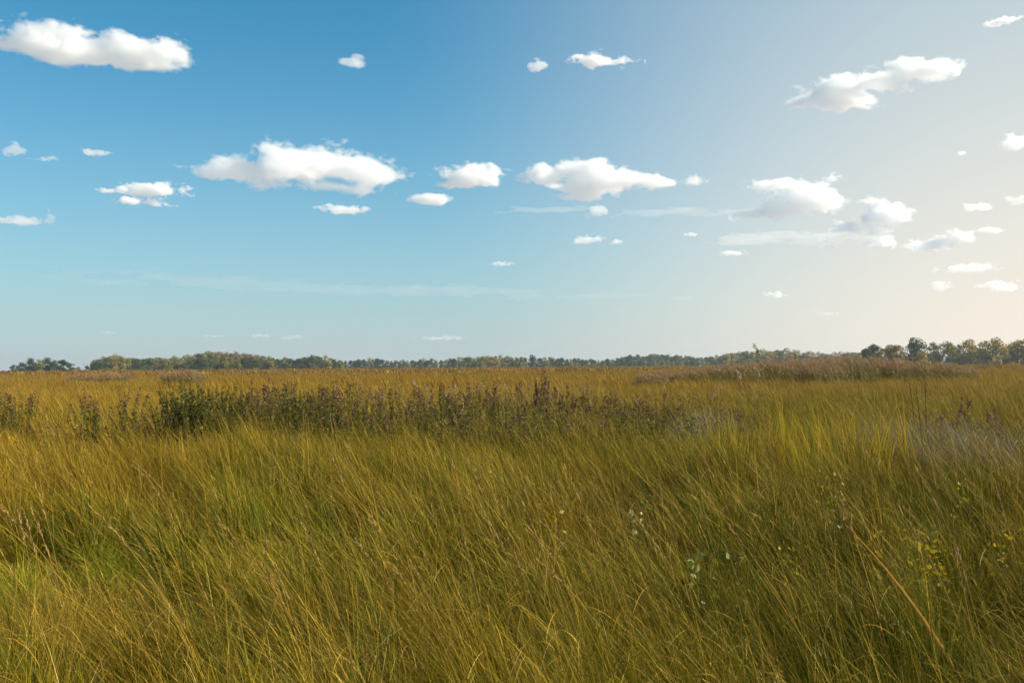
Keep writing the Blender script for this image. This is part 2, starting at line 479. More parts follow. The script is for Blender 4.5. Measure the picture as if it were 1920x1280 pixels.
HALF = math.tan(R(27.0))
def wedge(y0, y1, cell, seed, margin=1.8):
    r = np.random.default_rng(seed)
    ys = np.arange(y0, y1, cell)
    out = []
    for yy in ys:
        hw = yy * HALF * 1.06 + margin + cell
        xs = np.arange(-hw, hw, cell)
        out.append(np.stack([xs, np.full_like(xs, yy)], axis=1))
    p = np.concatenate(out)
    p += r.uniform(-0.65, 0.65, p.shape) * cell
    return p
def grass_zone(name, y0, y1, cell, clumps, seed, label, hmul=1.0, cmul=1.0, gaps=0.5, hvar=.15):
    p = wedge(y0, y1, cell, seed)
    r = np.random.default_rng(seed + 1)
    n = len(p)
    c, h, tip = land(p[:, 0], p[:, 1])
    dense = fbm(p[:, 0] * 1.1, p[:, 1] * 0.8, seed=91, octaves=3)
    keep = r.uniform(0, 1, n) < np.clip(1.0 - gaps * .35 + gaps * 1.6 * dense, 0.25, 1) * np.clip(0.25 + 1.0 * h, 0, 1)
    p, c, h, tip, n = p[keep], c[keep], h[keep], tip[keep], int(keep.sum())
    wind = fbm(p[:, 0] * 0.6, p[:, 1] * 0.35, seed=81, octaves=3)
    rot = np.stack([r.normal(0, .09, n), -0.16 * wind - .02 + r.normal(0, .09, n), 0.9 * wind + r.normal(0, 0.45, n)], axis=1)
    sxy = r.uniform(0.8, 1.25, n)
    scl = np.stack([sxy, sxy, h * r.uniform(1 - hvar, 1 + hvar, n) * hmul], axis=1)
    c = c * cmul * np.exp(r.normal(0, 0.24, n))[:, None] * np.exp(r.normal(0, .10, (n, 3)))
    pos = np.stack([p[:, 0], p[:, 1], ground_h(p[:, 0], p[:, 1])], axis=1)
    return scatter(name, clumps, pos, rot, scl, r.integers(0, len(clumps.objects), n), c, tip, label, 'grass')

TK = dict(core=.40, splay=.42)
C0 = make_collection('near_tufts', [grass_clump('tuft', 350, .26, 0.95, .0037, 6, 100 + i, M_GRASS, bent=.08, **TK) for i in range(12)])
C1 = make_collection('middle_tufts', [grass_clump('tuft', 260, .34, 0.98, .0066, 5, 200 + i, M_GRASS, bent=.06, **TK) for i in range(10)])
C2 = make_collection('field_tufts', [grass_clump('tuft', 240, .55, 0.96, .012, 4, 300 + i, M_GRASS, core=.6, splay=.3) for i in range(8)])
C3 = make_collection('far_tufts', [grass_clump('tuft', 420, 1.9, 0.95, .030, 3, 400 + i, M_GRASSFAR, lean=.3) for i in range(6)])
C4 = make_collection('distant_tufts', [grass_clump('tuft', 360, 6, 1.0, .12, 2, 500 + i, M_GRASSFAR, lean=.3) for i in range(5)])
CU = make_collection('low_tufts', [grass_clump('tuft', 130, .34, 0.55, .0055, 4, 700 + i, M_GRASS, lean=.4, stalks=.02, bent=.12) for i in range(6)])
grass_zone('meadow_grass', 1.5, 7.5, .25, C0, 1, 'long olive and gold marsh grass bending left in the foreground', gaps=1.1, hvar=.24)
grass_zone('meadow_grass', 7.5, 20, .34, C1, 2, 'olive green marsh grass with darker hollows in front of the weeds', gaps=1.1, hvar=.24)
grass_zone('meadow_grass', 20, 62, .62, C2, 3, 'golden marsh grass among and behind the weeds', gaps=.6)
grass_zone('meadow_grass', 62, 210, 1.9, C3, 4, 'golden brown marsh grass of the far meadow')
grass_zone('meadow_grass', 210, 1000, 6, C4, 5, 'rusty grass strip at the foot of the woods')
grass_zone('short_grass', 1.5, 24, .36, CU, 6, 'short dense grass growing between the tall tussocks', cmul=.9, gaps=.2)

# grey dead stems lying over in the grass on the right
def patch_scatter(name, coll, spots, n, c, label, seed, h0, h1):
    r = np.random.default_rng(seed)
    pts = []
    for (px, py, rx, ry) in spots:
        for k in range(n):
            a, q = r.uniform(0, 6.28), math.sqrt(r.uniform(0, 1))
            p = on_plane(px + rx * q * math.cos(a), py + ry * q * math.sin(a), .7)
            pts.append((p.x, p.y))
    p = np.array(pts); m_ = len(p)
    pos = np.stack([p[:, 0], p[:, 1], ground_h(p[:, 0], p[:, 1])], axis=1)
    hs = r.uniform(h0, h1, m_)
    scatter(name, coll, pos, np.stack([r.normal(0, .06, m_), r.normal(-.05, .08, m_), r.normal(0, .35, m_)], axis=1), np.stack([np.ones(m_), np.ones(m_), hs], axis=1),
            r.integers(0, len(coll.objects), m_), c * np.exp(r.normal(0, .2, m_))[:, None], np.tile(c * 1.3, (m_, 1)), label, 'grass')
CG = make_collection('grey_tufts', [grass_clump('tuft', 70, .35, 1.05, .0090, 5, 600 + i, M_GRASS, lean=.62, stalks=.02, bent=.1) for i in range(5)])
patch_scatter('dead_grass', CG, ((1720, 820, 110, 26), (1850, 835, 80, 28)), 55, np.array((.21, .165, .11)), 'patch of grey dead stems leaning left in the right middle ground', 900, .85, 1.1)
patch_scatter('dead_grass', CG, ((1350, 795, 60, 14),), 40, np.array((.24, .20, .14)), 'small patch of grey dead stems right of the weed band', 901, .8, 1.05)

# ------------------------------------------------------------------ trees
M_BARK = tinted('tree_bark', [(0, (.10, .08, .06)), (1, (.17, .14, .11))], 0.0, .9, .1)
CROWNS = {
    'green': tinted('crown_green', [(0, (.065, .092, .020)), (.6, (.115, .140, .026)), (1, (.20, .19, .04))], .3),
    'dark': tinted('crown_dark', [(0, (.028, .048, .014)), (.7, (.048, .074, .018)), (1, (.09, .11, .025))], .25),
    'olive': tinted('crown_olive', [(0, (.15, .155, .025)), (.6, (.28, .25, .040)), (1, (.42, .32, .06))], .35),
    'gold': tinted('crown_gold', [(0, (.20, .18, .025)), (.5, (.38, .28, .040)), (1, (.58, .33, .045))], .35),
    'russet': tinted('crown_russet', [(0, (.15, .10, .05)), (.6, (.24, .16, .07)), (1, (.30, .21, .09))], .3),
}
def tree_meshes(seed, kind, squat, sparse=1.0):
    """unit tree 10 m tall: trunk with limbs, crown of leaf clumps gathered into lobes"""
    r = np.random.default_rng(seed)
    T = Parts()
    top = 8.2
    path = [(0.15 * math.sin(i * 1.3 + seed) * i * .25, 0.15 * math.cos(i + seed) * i * .25, z) for i, z in enumerate(np.linspace(-.15, top, 7))]
    v, f = tube(path, .26, .05, 6); T.add(v, f, (.3, 0))
    W = squat
    C = Parts()
    nl = int(r.integers(34, 40))
    for k in range(nl):
        z = r.uniform(2.6, 8.3) if k > 1 else r.uniform(8.4, 9.0)
        prof = math.sqrt(max(.05, 1 - (max(z - 4.2, 0) / 5.4) ** 2))
        a = k * 2.4 + r.uniform(-.5, .5); d = W * prof * r.uniform(.2, .95)
        if k <= 1: d = W * r.uniform(0, .3)
        if k >= nl - 11: z = r.uniform(.3, 2.6); d = W * r.uniform(.3, 1.05)
        ctr = np.array((d * math.cos(a), d * math.sin(a), z))
        j = min(5, int(max(z - 1.5, 0) / top * 6))
        v, f = tube([path[j], (np.array(path[j]) * .45 + ctr * .55) + (0, 0, .25), ctr], .09, .02, 4)
        T.add(v, f, (r.uniform(0, 1), 0))
        rad = r.uniform(.85, 1.5) * (0.75 + .25 * W / 3)
        n = int(95 * sparse)
        dr = r.normal(size=(n, 3)); dr /= np.linalg.norm(dr, axis=1, keepdims=True)
        rr = rad * r.uniform(.45, 1.08, n) ** .6
        bump = 1 + .35 * perlin(dr[:, 0] * 2 + k, dr[:, 1] * 2, dr[:, 2] * 2, seed)
        c = ctr + dr * (rr * bump)[:, None] * np.array((1.1, 1.1, .8))
        nrm = dr + r.normal(0, .55, (n, 3)); nrm /= np.linalg.norm(nrm, axis=1, keepdims=True)
        e1 = np.cross(nrm, r.normal(size=(n, 3))); e1 /= np.linalg.norm(e1, axis=1, keepdims=True)
        e2 = np.cross(nrm, e1)
        s1 = r.uniform(.14, .34, n)[:, None]; s2 = s1 * r.uniform(.6, 1.1, n)[:, None]
        q = np.stack([c - e1 * s1, c - e2 * s2 * .8 + nrm * .05, c + e1 * s1, c + e2 * s2 + nrm * -.04], axis=1).reshape(-1, 3)
        C.add(q, np.arange(n * 4).reshape(n, 4), np.stack([np.repeat(np.clip(r.normal(.5, .22, n) + r.normal(0, .12), 0, 1), 4), np.zeros(n * 4)], axis=1))
    return T.mesh('trunk', M_BARK), C.mesh('crown', CROWNS[kind])
TREE = {}
for ki, kind in enumerate(CROWNS):
    TREE[kind] = [tree_meshes(1000 + ki * 10 + j, kind, (2.6, 3.4, 4.3)[j], (1, 1, .9)[j] if kind not in ('russet',) else .6) for j in range(3)]
def place_tree(px, ytop, dist, kind, shape, name, label, group, rnd):
    x, y = at_dist(px, dist)
    hgt = height_at(px, ytop, dist)
    sc = hgt / 9.9
    root = new_obj(name, None, loc=(x, y, 0), rotz=rnd.uniform(0, 6.28), scale=(sc * rnd.uniform(.95, 1.15), sc * rnd.uniform(.95, 1.15), sc))
    root.empty_display_size = .1
    tr, cr = TREE[kind][shape]
    new_obj('trunk', tr, root); new_obj('crown', cr, root)
    tag(root, label, 'tree', group)
    return root
def interp(tab, x):
    return float(np.interp(x, [a for a, _ in tab], [b for _, b in tab]))
rnd = random.Random(5)
# left clump: dark round trees standing apart from the wood
for px, yt, k, s_, lab in ((6, 694, 'dark', 2, 'tiny far tree at the left edge of the photo'), (24, 683, 'green', 2, 'low green tree at the left end of the left clump'),
                      (40, 679, 'dark', 2, 'dark round tree second from the left in the left clump'), (58, 671, 'dark', 2, 'tall dark round tree left of the middle of the left clump'),
                      (74, 674, 'olive', 1, 'olive tree in the middle of the left clump'), (89, 670, 'dark', 2, 'tallest dark tree of the left clump'),
                      (103, 674, 'green', 2, 'green tree right of the tallest tree in the left clump'), (118, 673, 'dark', 1, 'narrow dark tree with a pointed top in the left clump'),
                      (132, 680, 'green', 2, 'sloping green tree near the right end of the left clump'), (147, 687, 'russet', 1, 'small sparse tree at the right end of the left clump'),
                      (163, 685, 'dark', 1, 'small dark tree alone in the gap before the long wood')):
    place_tree(px, yt, 640 + rnd.uniform(-12, 12), k, s_, 'round_tree' if s_ == 2 else 'tree', lab, None, rnd)
# long wood on the horizon
TOP = [(172, 676), (200, 668), (214, 665), (240, 670), (300, 670), (350, 667), (365, 662), (400, 658), (440, 659), (480, 664), (510, 670), (560, 671), (590, 665), (605, 667), (630, 671),
       (640, 674), (700, 672), (760, 675), (800, 673), (850, 671), (880, 669), (940, 667), (985, 668), (1000, 666), (1020, 669), (1060, 671), (1130, 673), (1160, 671), (1300, 672), (1320, 674), (1345, 672), (1375, 668), (1420, 668), (1500, 668), (1620, 667)]
def wood(x0, x1, step, dist, kinds, name, label, group, top, dy, rnd):
    px = x0
    while px < x1:
        yt = interp(top, px) + dy + rnd.uniform(-1.8, 2.6)
        kind = rnd.choice(kinds(px))
        place_tree(px, yt, dist * rnd.uniform(.97, 1.03), kind, rnd.choice((0, 1, 1, 2)), name, label, group, rnd)
        px += step * rnd.uniform(.75, 1.25)
wood(176, 345, 7.5, 780, lambda p: ['olive', 'olive', 'green', 'green', 'gold'], 'wood_tree', 'yellowish olive tree in the left stretch of the long far wood', 'olive trees of the long wood on the left', TOP, 0, rnd)
wood(345, 505, 7.5, 800, lambda p: ['russet', 'russet', 'green', 'olive'] if p > 360 else ['olive'], 'wood_tree', 'brownish green tree in the raised left part of the far wood', 'brownish trees of the raised wood', TOP, 0, rnd)
wood(345, 505, 9, 770, lambda p: ['green', 'olive', 'dark'], 'wood_tree', 'lower green tree in front of the brownish raised wood', 'lower trees in front of the raised wood', TOP, 9, rnd)
wood(505, 640, 8.5, 800, lambda p: ['green', 'green', 'dark', 'olive'], 'wood_tree', 'green tree of the far wood just left of the centre', 'green trees of the far wood left of the centre', TOP, 0, rnd)
wood(640, 880, 8, 1000, lambda p: ['green', 'green', 'dark', 'olive', 'green'], 'wood_tree', 'small hazy green tree in the low centre of the far wood', 'small hazy trees of the low far wood', TOP, 0, rnd)
wood(880, 985, 8.5, 900, lambda p: ['olive', 'olive', 'green', 'gold'], 'wood_tree', 'pale olive tree left of the dark tree near the centre', 'pale olive trees near the centre', TOP, 0, rnd)
place_tree(998, 665, 860, 'dark', 2, 'dark_tree', 'dark green round tree rising above the far wood near the centre', None, rnd)
place_tree(1013, 670, 865, 'dark', 1, 'dark_tree', 'smaller dark tree on the right of the dark round centre tree', None, rnd)
wood(1022, 1180, 8.5, 950, lambda p: ['green', 'dark', 'green', 'olive'], 'wood_tree', 'blue green tree of the far wood right of the centre', 'blue green trees right of the centre', TOP, 0, rnd)
TOP2 = [(1150, 672), (1180, 666), (1220, 664), (1270, 665), (1310, 668), (1345, 667), (1375, 660), (1400, 658), (1440, 656), (1470, 654), (1490, 657), (1520, 661), (1550, 661), (1600, 660), (1640, 656)]
wood(1150, 1340, 8, 1120, lambda p: ['green', 'green', 'dark'], 'wood_tree', 'hazy blue green tree on the low rise left of the reed bed', 'trees on the low hazy rise', TOP2, 0, rnd)
wood(1335, 1640, 7.5, 960, lambda p: ['olive', 'olive', 'gold', 'green'], 'wood_tree', 'pale yellow green tree on the rise behind the reed bed', 'pale trees of the rise behind the reeds', TOP2, 0, rnd)
wood(1180, 1640, 9.5, 900, lambda p: ['dark', 'green', 'dark', 'olive'] if p < 1560 else ['olive', 'green'], 'wood_tree', 'lower dark blue green tree in front of the pale rise', 'dark trees in front of the pale rise', TOP, 5, rnd)
# nearer trees on the right
for px, yt, k, s_, lab in ((1637, 643, 'dark', 1, 'dark leaning tree at the left end of the near right trees'), (1625, 652, 'dark', 0, 'thin dark tree beside the leaning tree at the left end of the near right trees'),
                      (1652, 655, 'olive', 2, 'low olive tree right of the dark leaning tree'), (1667, 645, 'gold', 0, 'thin golden tree left of the tall dark round tree'),
                      (1683, 645, 'gold', 1, 'golden tree next to the tall dark round tree on its left'), (1716, 633, 'dark', 2, 'tall dark round tree standing out among the golden right trees'),
                      (1697, 668, 'gold', 2, 'low golden bushy tree under the tall dark round tree'), (1728, 655, 'gold', 2, 'orange gold tree just in front of the tall dark round tree'),
                      (1751, 640, 'russet', 0, 'thin sparse pinkish tree right of the tall dark round tree'), (1757, 656, 'olive', 1, 'olive tree below the sparse pinkish tree'),
                      (1778, 640, 'olive', 2, 'broad pale olive tree in the middle of the near right trees'), (1793, 652, 'green', 1, 'green tree in the gap right of the broad pale olive tree'),
                      (1818, 635, 'gold', 2, 'broad golden green tree with a rounded top on the right'), (1842, 641, 'olive', 1, 'olive tree between the two tallest golden trees on the right'),
                      (1868, 632, 'gold', 2, 'tallest golden tree near the right edge'), (1856, 660, 'dark', 1, 'dark tree below the tallest golden tree'),
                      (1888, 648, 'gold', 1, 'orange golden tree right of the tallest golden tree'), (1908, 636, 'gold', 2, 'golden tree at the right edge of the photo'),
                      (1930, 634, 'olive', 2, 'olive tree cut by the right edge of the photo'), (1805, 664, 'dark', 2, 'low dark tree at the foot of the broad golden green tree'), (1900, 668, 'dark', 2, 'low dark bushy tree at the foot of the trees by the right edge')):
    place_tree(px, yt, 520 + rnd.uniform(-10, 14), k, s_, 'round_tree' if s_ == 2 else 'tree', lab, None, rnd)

# two thin masts in the gap of the tree line
M_METAL, t = new_mat('weathered_metal')
pr = t.new('ShaderNodeBsdfPrincipled'); pr.inputs['Base Color'].default_value = (.25, .27, .28, 1); pr.inputs['Metallic'].default_value = .6; pr.inputs['Roughness'].default_value = .6
o = t.new('ShaderNodeOutputMaterial'); t.l.new(pr.outputs[0], o.inputs['Surface'])
for px, yt, lab in ((157.5, 681, 'thin grey mast in the gap of the far tree line, left one'), (164.5, 680, 'thin grey mast in the gap of the far tree line, right one')):
    x, y = at_dist(px, 1050); hh = height_at(px, yt, 1050)
    P = Parts(); v, f = tube([(0, 0, 0), (0, 0, hh * .5), (0, 0, hh)], .22, .12, 6); P.add(v, f, (0, 0))
    root = new_obj('mast', None, loc=(x, y, 0)); tag(root, lab, 'mast', None)
    new_obj('pole', P.mesh('pole', M_METAL), root)
    P = Parts()
    for zz in (hh - .6, hh - 1.8):
        v, f = tube([(-1.2, 0, zz), (0, 0, zz + .02), (1.2, 0, zz)], .08, .08, 4); P.add(v, f, (0, 0))
    new_obj('crossarm', P.mesh('crossarm', M_METAL), root)

# ------------------------------------------------------------------ weeds, shrubs, cattails, reeds
M_WEEDSTEM = tinted('weed_stem', [(0, (.07, .045, .025)), (1, (.13, .09, .04))], .05, .7, .2)
M_WEEDLEAF = tinted('weed_leaf', [(0, (.075, .080, .009)), (.5, (.150, .145, .012)), (.85, (.27, .24, .020)), (.93, (.48, .32, .02)), (1, (.38, .36, .18))], .4, .4, .3)
M_BUSHLEAF = tinted('bush_leaf', [(0, (.045, .058, .008)), (.5, (.090, .100, .010)), (.88, (.17, .165, .016)), (.95, (.42, .32, .02)), (1, (.36, .36, .18))], .35, .4, .35)
M_WEEDBROWN = tinted('weed_leaf_brown', [(0, (.13, .095, .024)), (.6, (.20, .15, .032)), (1, (.30, .23, .045))], .25, .6, .2)
M_SEED = tinted('weed_seed_head', [(0, (.115, .068, .036)), (.6, (.20, .125, .065)), (1, (.32, .22, .12))], .35, .8, .1)
def leaves_on(P, pts, dirs, r, length, width, tint):
    """folded pointed leaves: pts (n,3) roots, dirs (n,3) unit"""
    n = len(pts)
    side = np.cross(dirs, r.normal(size=(n, 3))); side /= np.linalg.norm(side, axis=1, keepdims=True) + 1e-9
    nr = np.cross(side, dirs)
    L, W = length[:, None], width[:, None]
    q1 = np.stack([pts, pts + dirs * L * .45 + side * W, pts + dirs * L - nr * L * .12, pts + dirs * L * .5 + nr * L * .05], axis=1)
    q2 = np.stack([pts, pts + dirs * L * .5 + nr * L * .05, pts + dirs * L - nr * L * .12, pts + dirs * L * .45 - side * W], axis=1)
    v = np.concatenate([q1, q2], axis=1).reshape(-1, 3)
    P.add(v, np.arange(n * 8).reshape(-1, 4), np.stack([np.repeat(tint, 8), np.zeros(n * 8)], axis=1))
def weed_meshes(seed, stems, hgt, spread, leafy, head, leafmat, leaf_len=.075):
    r = np.random.default_rng(seed)
    S, Lf, H = Parts(), Parts(), Parts()
    for k in range(stems):
        a = r.uniform(0, 6.28); d0 = spread * .35 * r.uniform(0, 1); h = hgt * r.uniform(.68, 1.05)
        out = np.array((math.cos(a), math.sin(a)))
        tip = out * (d0 + spread * .65 * r.uniform(.2, 1)) + np.array((-.12, 0))
        zs = np.linspace(0, 1, 6)
        path = [np.append(out * d0 * (1 - z) + tip * z ** 1.4, -.03 + z * h) for z in zs]
        v, f = tube(path, .006, .0025, 3); S.add(v, f, (r.uniform(0, 1), 0))
        n = int(leafy * h)
        tt = r.uniform(.12, .97, n) ** .8
        pa = np.array(path)
        pts = np.stack([np.interp(tt, zs, pa[:, i]) for i in range(3)], axis=1)
        aa = r.uniform(0, 6.28, n); el = r.normal(.55, .35, n)
        dirs = np.stack([np.cos(aa) * np.cos(el), np.sin(aa) * np.cos(el), np.sin(el)], axis=1)
        L = leaf_len * r.uniform(.6, 1.35, n) * (1.15 - .5 * tt)
        leaves_on(Lf, pts, dirs, r, L, L * r.uniform(.16, .26, n), np.clip(r.normal(.45, .25, n), 0, 1))
        if head:
            m_ = int(head * r.uniform(.6, 1.3))
            hl = r.uniform(.12, .30)
            tz = r.uniform(0, 1, m_)
            top = pa[-1]
            pts = top + np.stack([-.03 * tz, 0 * tz, hl * (tz - .35)], axis=1) + r.normal(0, .018, (m_, 3)) * (1.2 - tz)[:, None]
            dr = r.normal(size=(m_, 3)) * .8 + (0, 0, .8); dr /= np.linalg.norm(dr, axis=1, keepdims=True)
            Ls = r.uniform(.02, .05, m_)
            leaves_on(H, pts, dr, r, Ls, Ls * .4, r.uniform(0, 1, m_))
    out = [('stalk', S.mesh('stalk', M_WEEDSTEM)), ('foliage', Lf.mesh('foliage', leafmat))]
    if head: out.append(('seed_head', H.mesh('seed_head', M_SEED)))
    return out
def place(parts, name, x, y, label, cat, group, rotz=0.0, scale=1.0, z=None):
    root = new_obj(name, None, loc=(x, y, float(ground_h(np.array([x]), np.array([y]))[0]) if z is None else z), rotz=rotz, scale=scale)
    root.empty_display_size = .05
    for nm, me in parts:
        o = new_obj(nm, me, root)
        if nm in ('seed_head', 'foliage', 'blades', 'plume'): o['kind'] = 'stuff'
    tag(root, label, cat, group)
    return root
BUSH = [weed_meshes(2000 + i, 26, 1.62, .62, 70, 0, M_BUSHLEAF, .07) for i in range(3)]
WEED = [weed_meshes(2100 + i, 8, 1.55, .34, 62, 26, M_WEEDLEAF) for i in range(5)]
BROWNW = [weed_meshes(2200 + i, 8, 1.55, .30, 40, 45, M_WEEDBROWN, .06) for i in range(4)]
rnd = random.Random(17)
def spot(px, dist): return at_dist(px, dist)
# the dense dark bush on the left and its neighbours
for px, d, hh, lab in ((318, 20.5, 1.0, 'dense dark green bush at the left end of the weed band'), (352, 20.2, 1.06, 'tall dark green bush second from the left end of the weed band'),
                       (392, 20.6, 1.02, 'dark green bush with yellow leaves third from the left end of the weed band'), (432, 20.8, .96, 'dark green bush fourth from the left end of the weed band'),
                       (372, 21.6, 1.1, 'dark green bush behind the tall left bushes'), (338, 21.8, 1.05, 'dark green bush at the back of the left bushes'), (412, 22, 1.06, 'green bush behind the fourth left bush'),
                       (560, 21.2, .98, 'green bush standing among brown weeds left of the centre'), (610, 21.5, 1.02, 'bright green bush in the weed band left of the centre')):
    x, y = spot(px, d)
    place(BUSH[rnd.randrange(3)], 'leafy_bush', x, y, lab, 'bush', 'dark leafy bushes of the weed band', rnd.uniform(0, 6.28), (1.0, 1.0, hh))
for px, d, hh, lab in ((165, 21, .98, 'lone dark weed clump left of the dark bushes'), (176, 21.4, .9, 'smaller weed next to the lone dark clump on the left'), (228, 21.5, .95, 'brown weed with yellow leaves left of the dark bushes'), (236, 22.5, .98, 'sparse brown weed just left of the dark bushes')):
    x, y = spot(px, d); place(WEED[rnd.randrange(5)], 'tall_weed', x, y, lab, 'weed', 'weeds left of the dark bushes', rnd.uniform(0, 6.28), (1.1, 1.1, hh))
for px, d in ((12, 24), (30, 25), (48, 24.5), (8, 26), (62, 27)):
    x, y = spot(px, d); place(WEED[rnd.randrange(5)], 'tall_weed', x, y, 'leafy green weed in the small stand at the left edge', 'weed', 'weeds at the left edge', rnd.uniform(0, 6.28), (1., 1., .9))
def band(n, x0, x1, d0, d1, sets, name, label, group, h0, h1, cat='weed'):
    for k in range(n):
        px = x0 + (x1 - x0) * (k + rnd.random()) / n
        x, y = spot(px, rnd.uniform(d0, d1))
        place(rnd.choice(rnd.choice(sets)), name, x, y, label, cat, group, rnd.uniform(0, 6.28), (rnd.uniform(.9, 1.2), rnd.uniform(.9, 1.2), rnd.uniform(h0, h1)))
band(26, 440, 640, 19.5, 27, [WEED, WEED, BROWNW], 'tall_weed', 'dark leafy weed with brown seed head right of the dark bushes', 'weeds right of the dark bushes', .74, 1.06)
band(38, 640, 960, 19, 30, [WEED, WEED, BROWNW], 'tall_weed', 'brown topped weed in the middle of the weed band', 'brown topped weeds of the middle band', .52, 1.04)
band(28, 960, 1240, 18.5, 29, [WEED, WEED, BROWNW], 'tall_weed', 'leafy weed in the band right of the centre', 'weeds of the band right of the centre', .48, .98)
band(14, 1240, 1420, 18, 27, [WEED, BROWNW], 'tall_weed', 'low weed at the thinning right end of the weed band', 'low weeds at the right end of the band', .45, .78)
band(10, 100, 310, 20, 24, [WEED], 'low_weed', 'low green weed in the gold grass left of the dark bushes', 'low weeds on the left', .42, .68)
for px, d, hh, lab in ((1012, 20.5, 1.12, 'tallest dark weed spire near the centre'), (1022, 20.8, 1.18, 'dark weed spire with a brown plume beside the tallest spire'), (1030, 20.2, 1.0, 'dark twiggy weed right of the two centre spires')):
    x, y = spot(px, d); place(BROWNW[rnd.randrange(4)], 'tall_weed', x, y, lab, 'weed', 'dark weed spires near the centre', rnd.uniform(0, 6.28), (.8, .8, hh))
for px, d, hh in ((1790, 19.5, .84), (1812, 21, .72), (1880, 17, .78), (1870, 18.3, .7), (1758, 18.5, .7), (1830, 20, .66)):
    x, y = spot(px, d); place(BROWNW[rnd.randrange(4)], 'tall_weed', x, y, 'dark brown weed among the grey dry grass on the right', 'weed', 'dark brown weeds on the right', rnd.uniform(0, 6.28), (.8, .8, hh))

# cattail leaves: broad yellow green blades in upright fans
M_CATTAIL = tinted('cattail_blade', [(0, (.14, .16, .008)), (.35, (.32, .28, .010)), (.7, (.52, .35, .012)), (.9, (.50, .22, .02)), (1, (.42, .32, .12))], .4, .6, .06)
M_DARKREED = tinted('dark_reed_blade', [(0, (.040, .060, .012)), (.7, (.085, .110, .016)), (1, (.20, .19, .02))], .25, .6, .06)
def cattail_mesh(seed, n, h, mat, w=.013, rad=.1, lean=.2):
    r = np.random.default_rng(seed); P = Parts()
    a, d = r.uniform(0, 6.28, n), rad * r.uniform(0, 1, n)
    root = np.stack([d * np.cos(a), d * np.sin(a), np.full(n, -.03)], axis=1)
    da = np.pi + r.normal(0, .9, n); ln = np.abs(r.normal(lean, .13, n))
    v, q, at = ribbons(root, np.stack([ln * np.cos(da), ln * np.sin(da)], axis=1), h * r.uniform(.6, 1.05, n), w * r.uniform(.7, 1.3, n), r.uniform(1.4, 3, n), 6, r.uniform(0, 1, n), r.uniform(0, np.pi, n), gravity=.03)
    P.add(v, q, at)
    return [('blades', P.mesh('blades', mat))]
CAT = [cattail_mesh(2300 + i, 12, 1.68, M_CATTAIL, .017, .16) for i in range(4)]
band(20, 1330, 1480, 15.5, 20, [CAT], 'cattail_clump', 'yellow green cattail clump left of the tall yellow blades', 'yellow cattails left of the tall blades', .62, .9, 'cattail')
band(26, 1470, 1660, 14, 20, [CAT], 'cattail_clump', 'yellow orange cattail clump among the tall yellow blades on the right', 'yellow cattails on the right', .7, 1.0, 'cattail')
for px, d, hh, lab in ((1475, 15.5, 1.12, 'tallest yellow cattail blades right of the centre'), (1588, 15, 1.08, 'tall bright yellow cattail blades farther right'), (1700, 15.5, 1.06, 'thin yellow cattail blades left of the dark stems'), (1545, 16, 1.0, 'yellow cattail blades between the two tallest clumps')):
    x, y = spot(px, d); place(CAT[rnd.randrange(4)], 'cattail_clump', x, y, lab, 'cattail', None, 0, (1, 1, hh))
DREED = [cattail_mesh(2400 + i, 18, 1.25, M_DARKREED, .011, .16, .26) for i in range(3)]
for px, py, hh, lab in ((735, 1225, 1.0, 'dark green sedge blades rising at the bottom left of the centre'), (560, 1250, .85, 'dark green sedge blades at the bottom left'), (35, 1250, .9, 'dark green sedge blades in the bottom left corner'),
                        (1345, 1010, .9, 'dark green sedge blades right of the dark hollow'), (620, 985, .85, 'dark sedge blades above the left green patch'), (480, 960, .8, 'dark sedge blades near the left dark hollow')):
    p = on_plane(px, py, .55); place(DREED[rnd.randrange(3)], 'sedge_clump', p.x, p.y, lab, 'sedge', None, 0, (1, 1, hh))

for k in range(30):
    px, py = rnd.uniform(40, 1900), 870 + 400 * rnd.random()
    p = on_plane(px, py, .5); side = 'left' if px < 640 else ('centre' if px < 1280 else 'right')
    place(DREED[rnd.randrange(3)], 'sedge_clump', p.x, p.y, f'small clump of darker green sedge blades in the {side} grass', 'sedge', f'small sedge clumps in the {side} grass', rnd.uniform(-.6, .6), (rnd.uniform(.8, 1.3), 1, rnd.uniform(.62, .85)))

# bare dark stems standing up on the right
M_DARKSTEM = tinted('dark_dead_stem', [(0, (.05, .03, .02)), (1, (.09, .06, .035))], 0, .8, .1)
for px, yb, yt, lean_, lab in ((1735, 800, 714, 0.0, 'bare dark upright stem on the right'), (1711, 790, 715, -.12, 'bare dark leaning stem left of the upright one'), (1722, 795, 720, -.10, 'bare dark stem between the leaning and the upright one')):
    x, y = at_dist(px, 17.5); hh = height_at(px, yt, 17.5)
    P = Parts(); v, f = tube([(-lean_ * .6, 0, -.03), (-lean_ * .3, 0, hh * .5), (lean_ * .4, .02, hh)], .009, .005, 5); P.add(v, f, (.4, 0))
    Q = Parts(); r_ = np.random.default_rng(int(px)); pts = np.array([(lean_ * .3, .01, hh * .9)]) + r_.normal(0, .012, (14, 3)) * (1, 1, 5)
    dr = r_.normal(size=(14, 3)); dr /= np.linalg.norm(dr, axis=1, keepdims=True)
    leaves_on(Q, pts, dr, r_, np.full(14, .03), np.full(14, .008), r_.uniform(0, 1, 14))
    place([('stem', P.mesh('stem', M_DARKSTEM)), ('seed_head', Q.mesh('seed_head', M_SEED))], 'dead_stem', x, y, lab, 'stem', 'bare dark stems on the right')

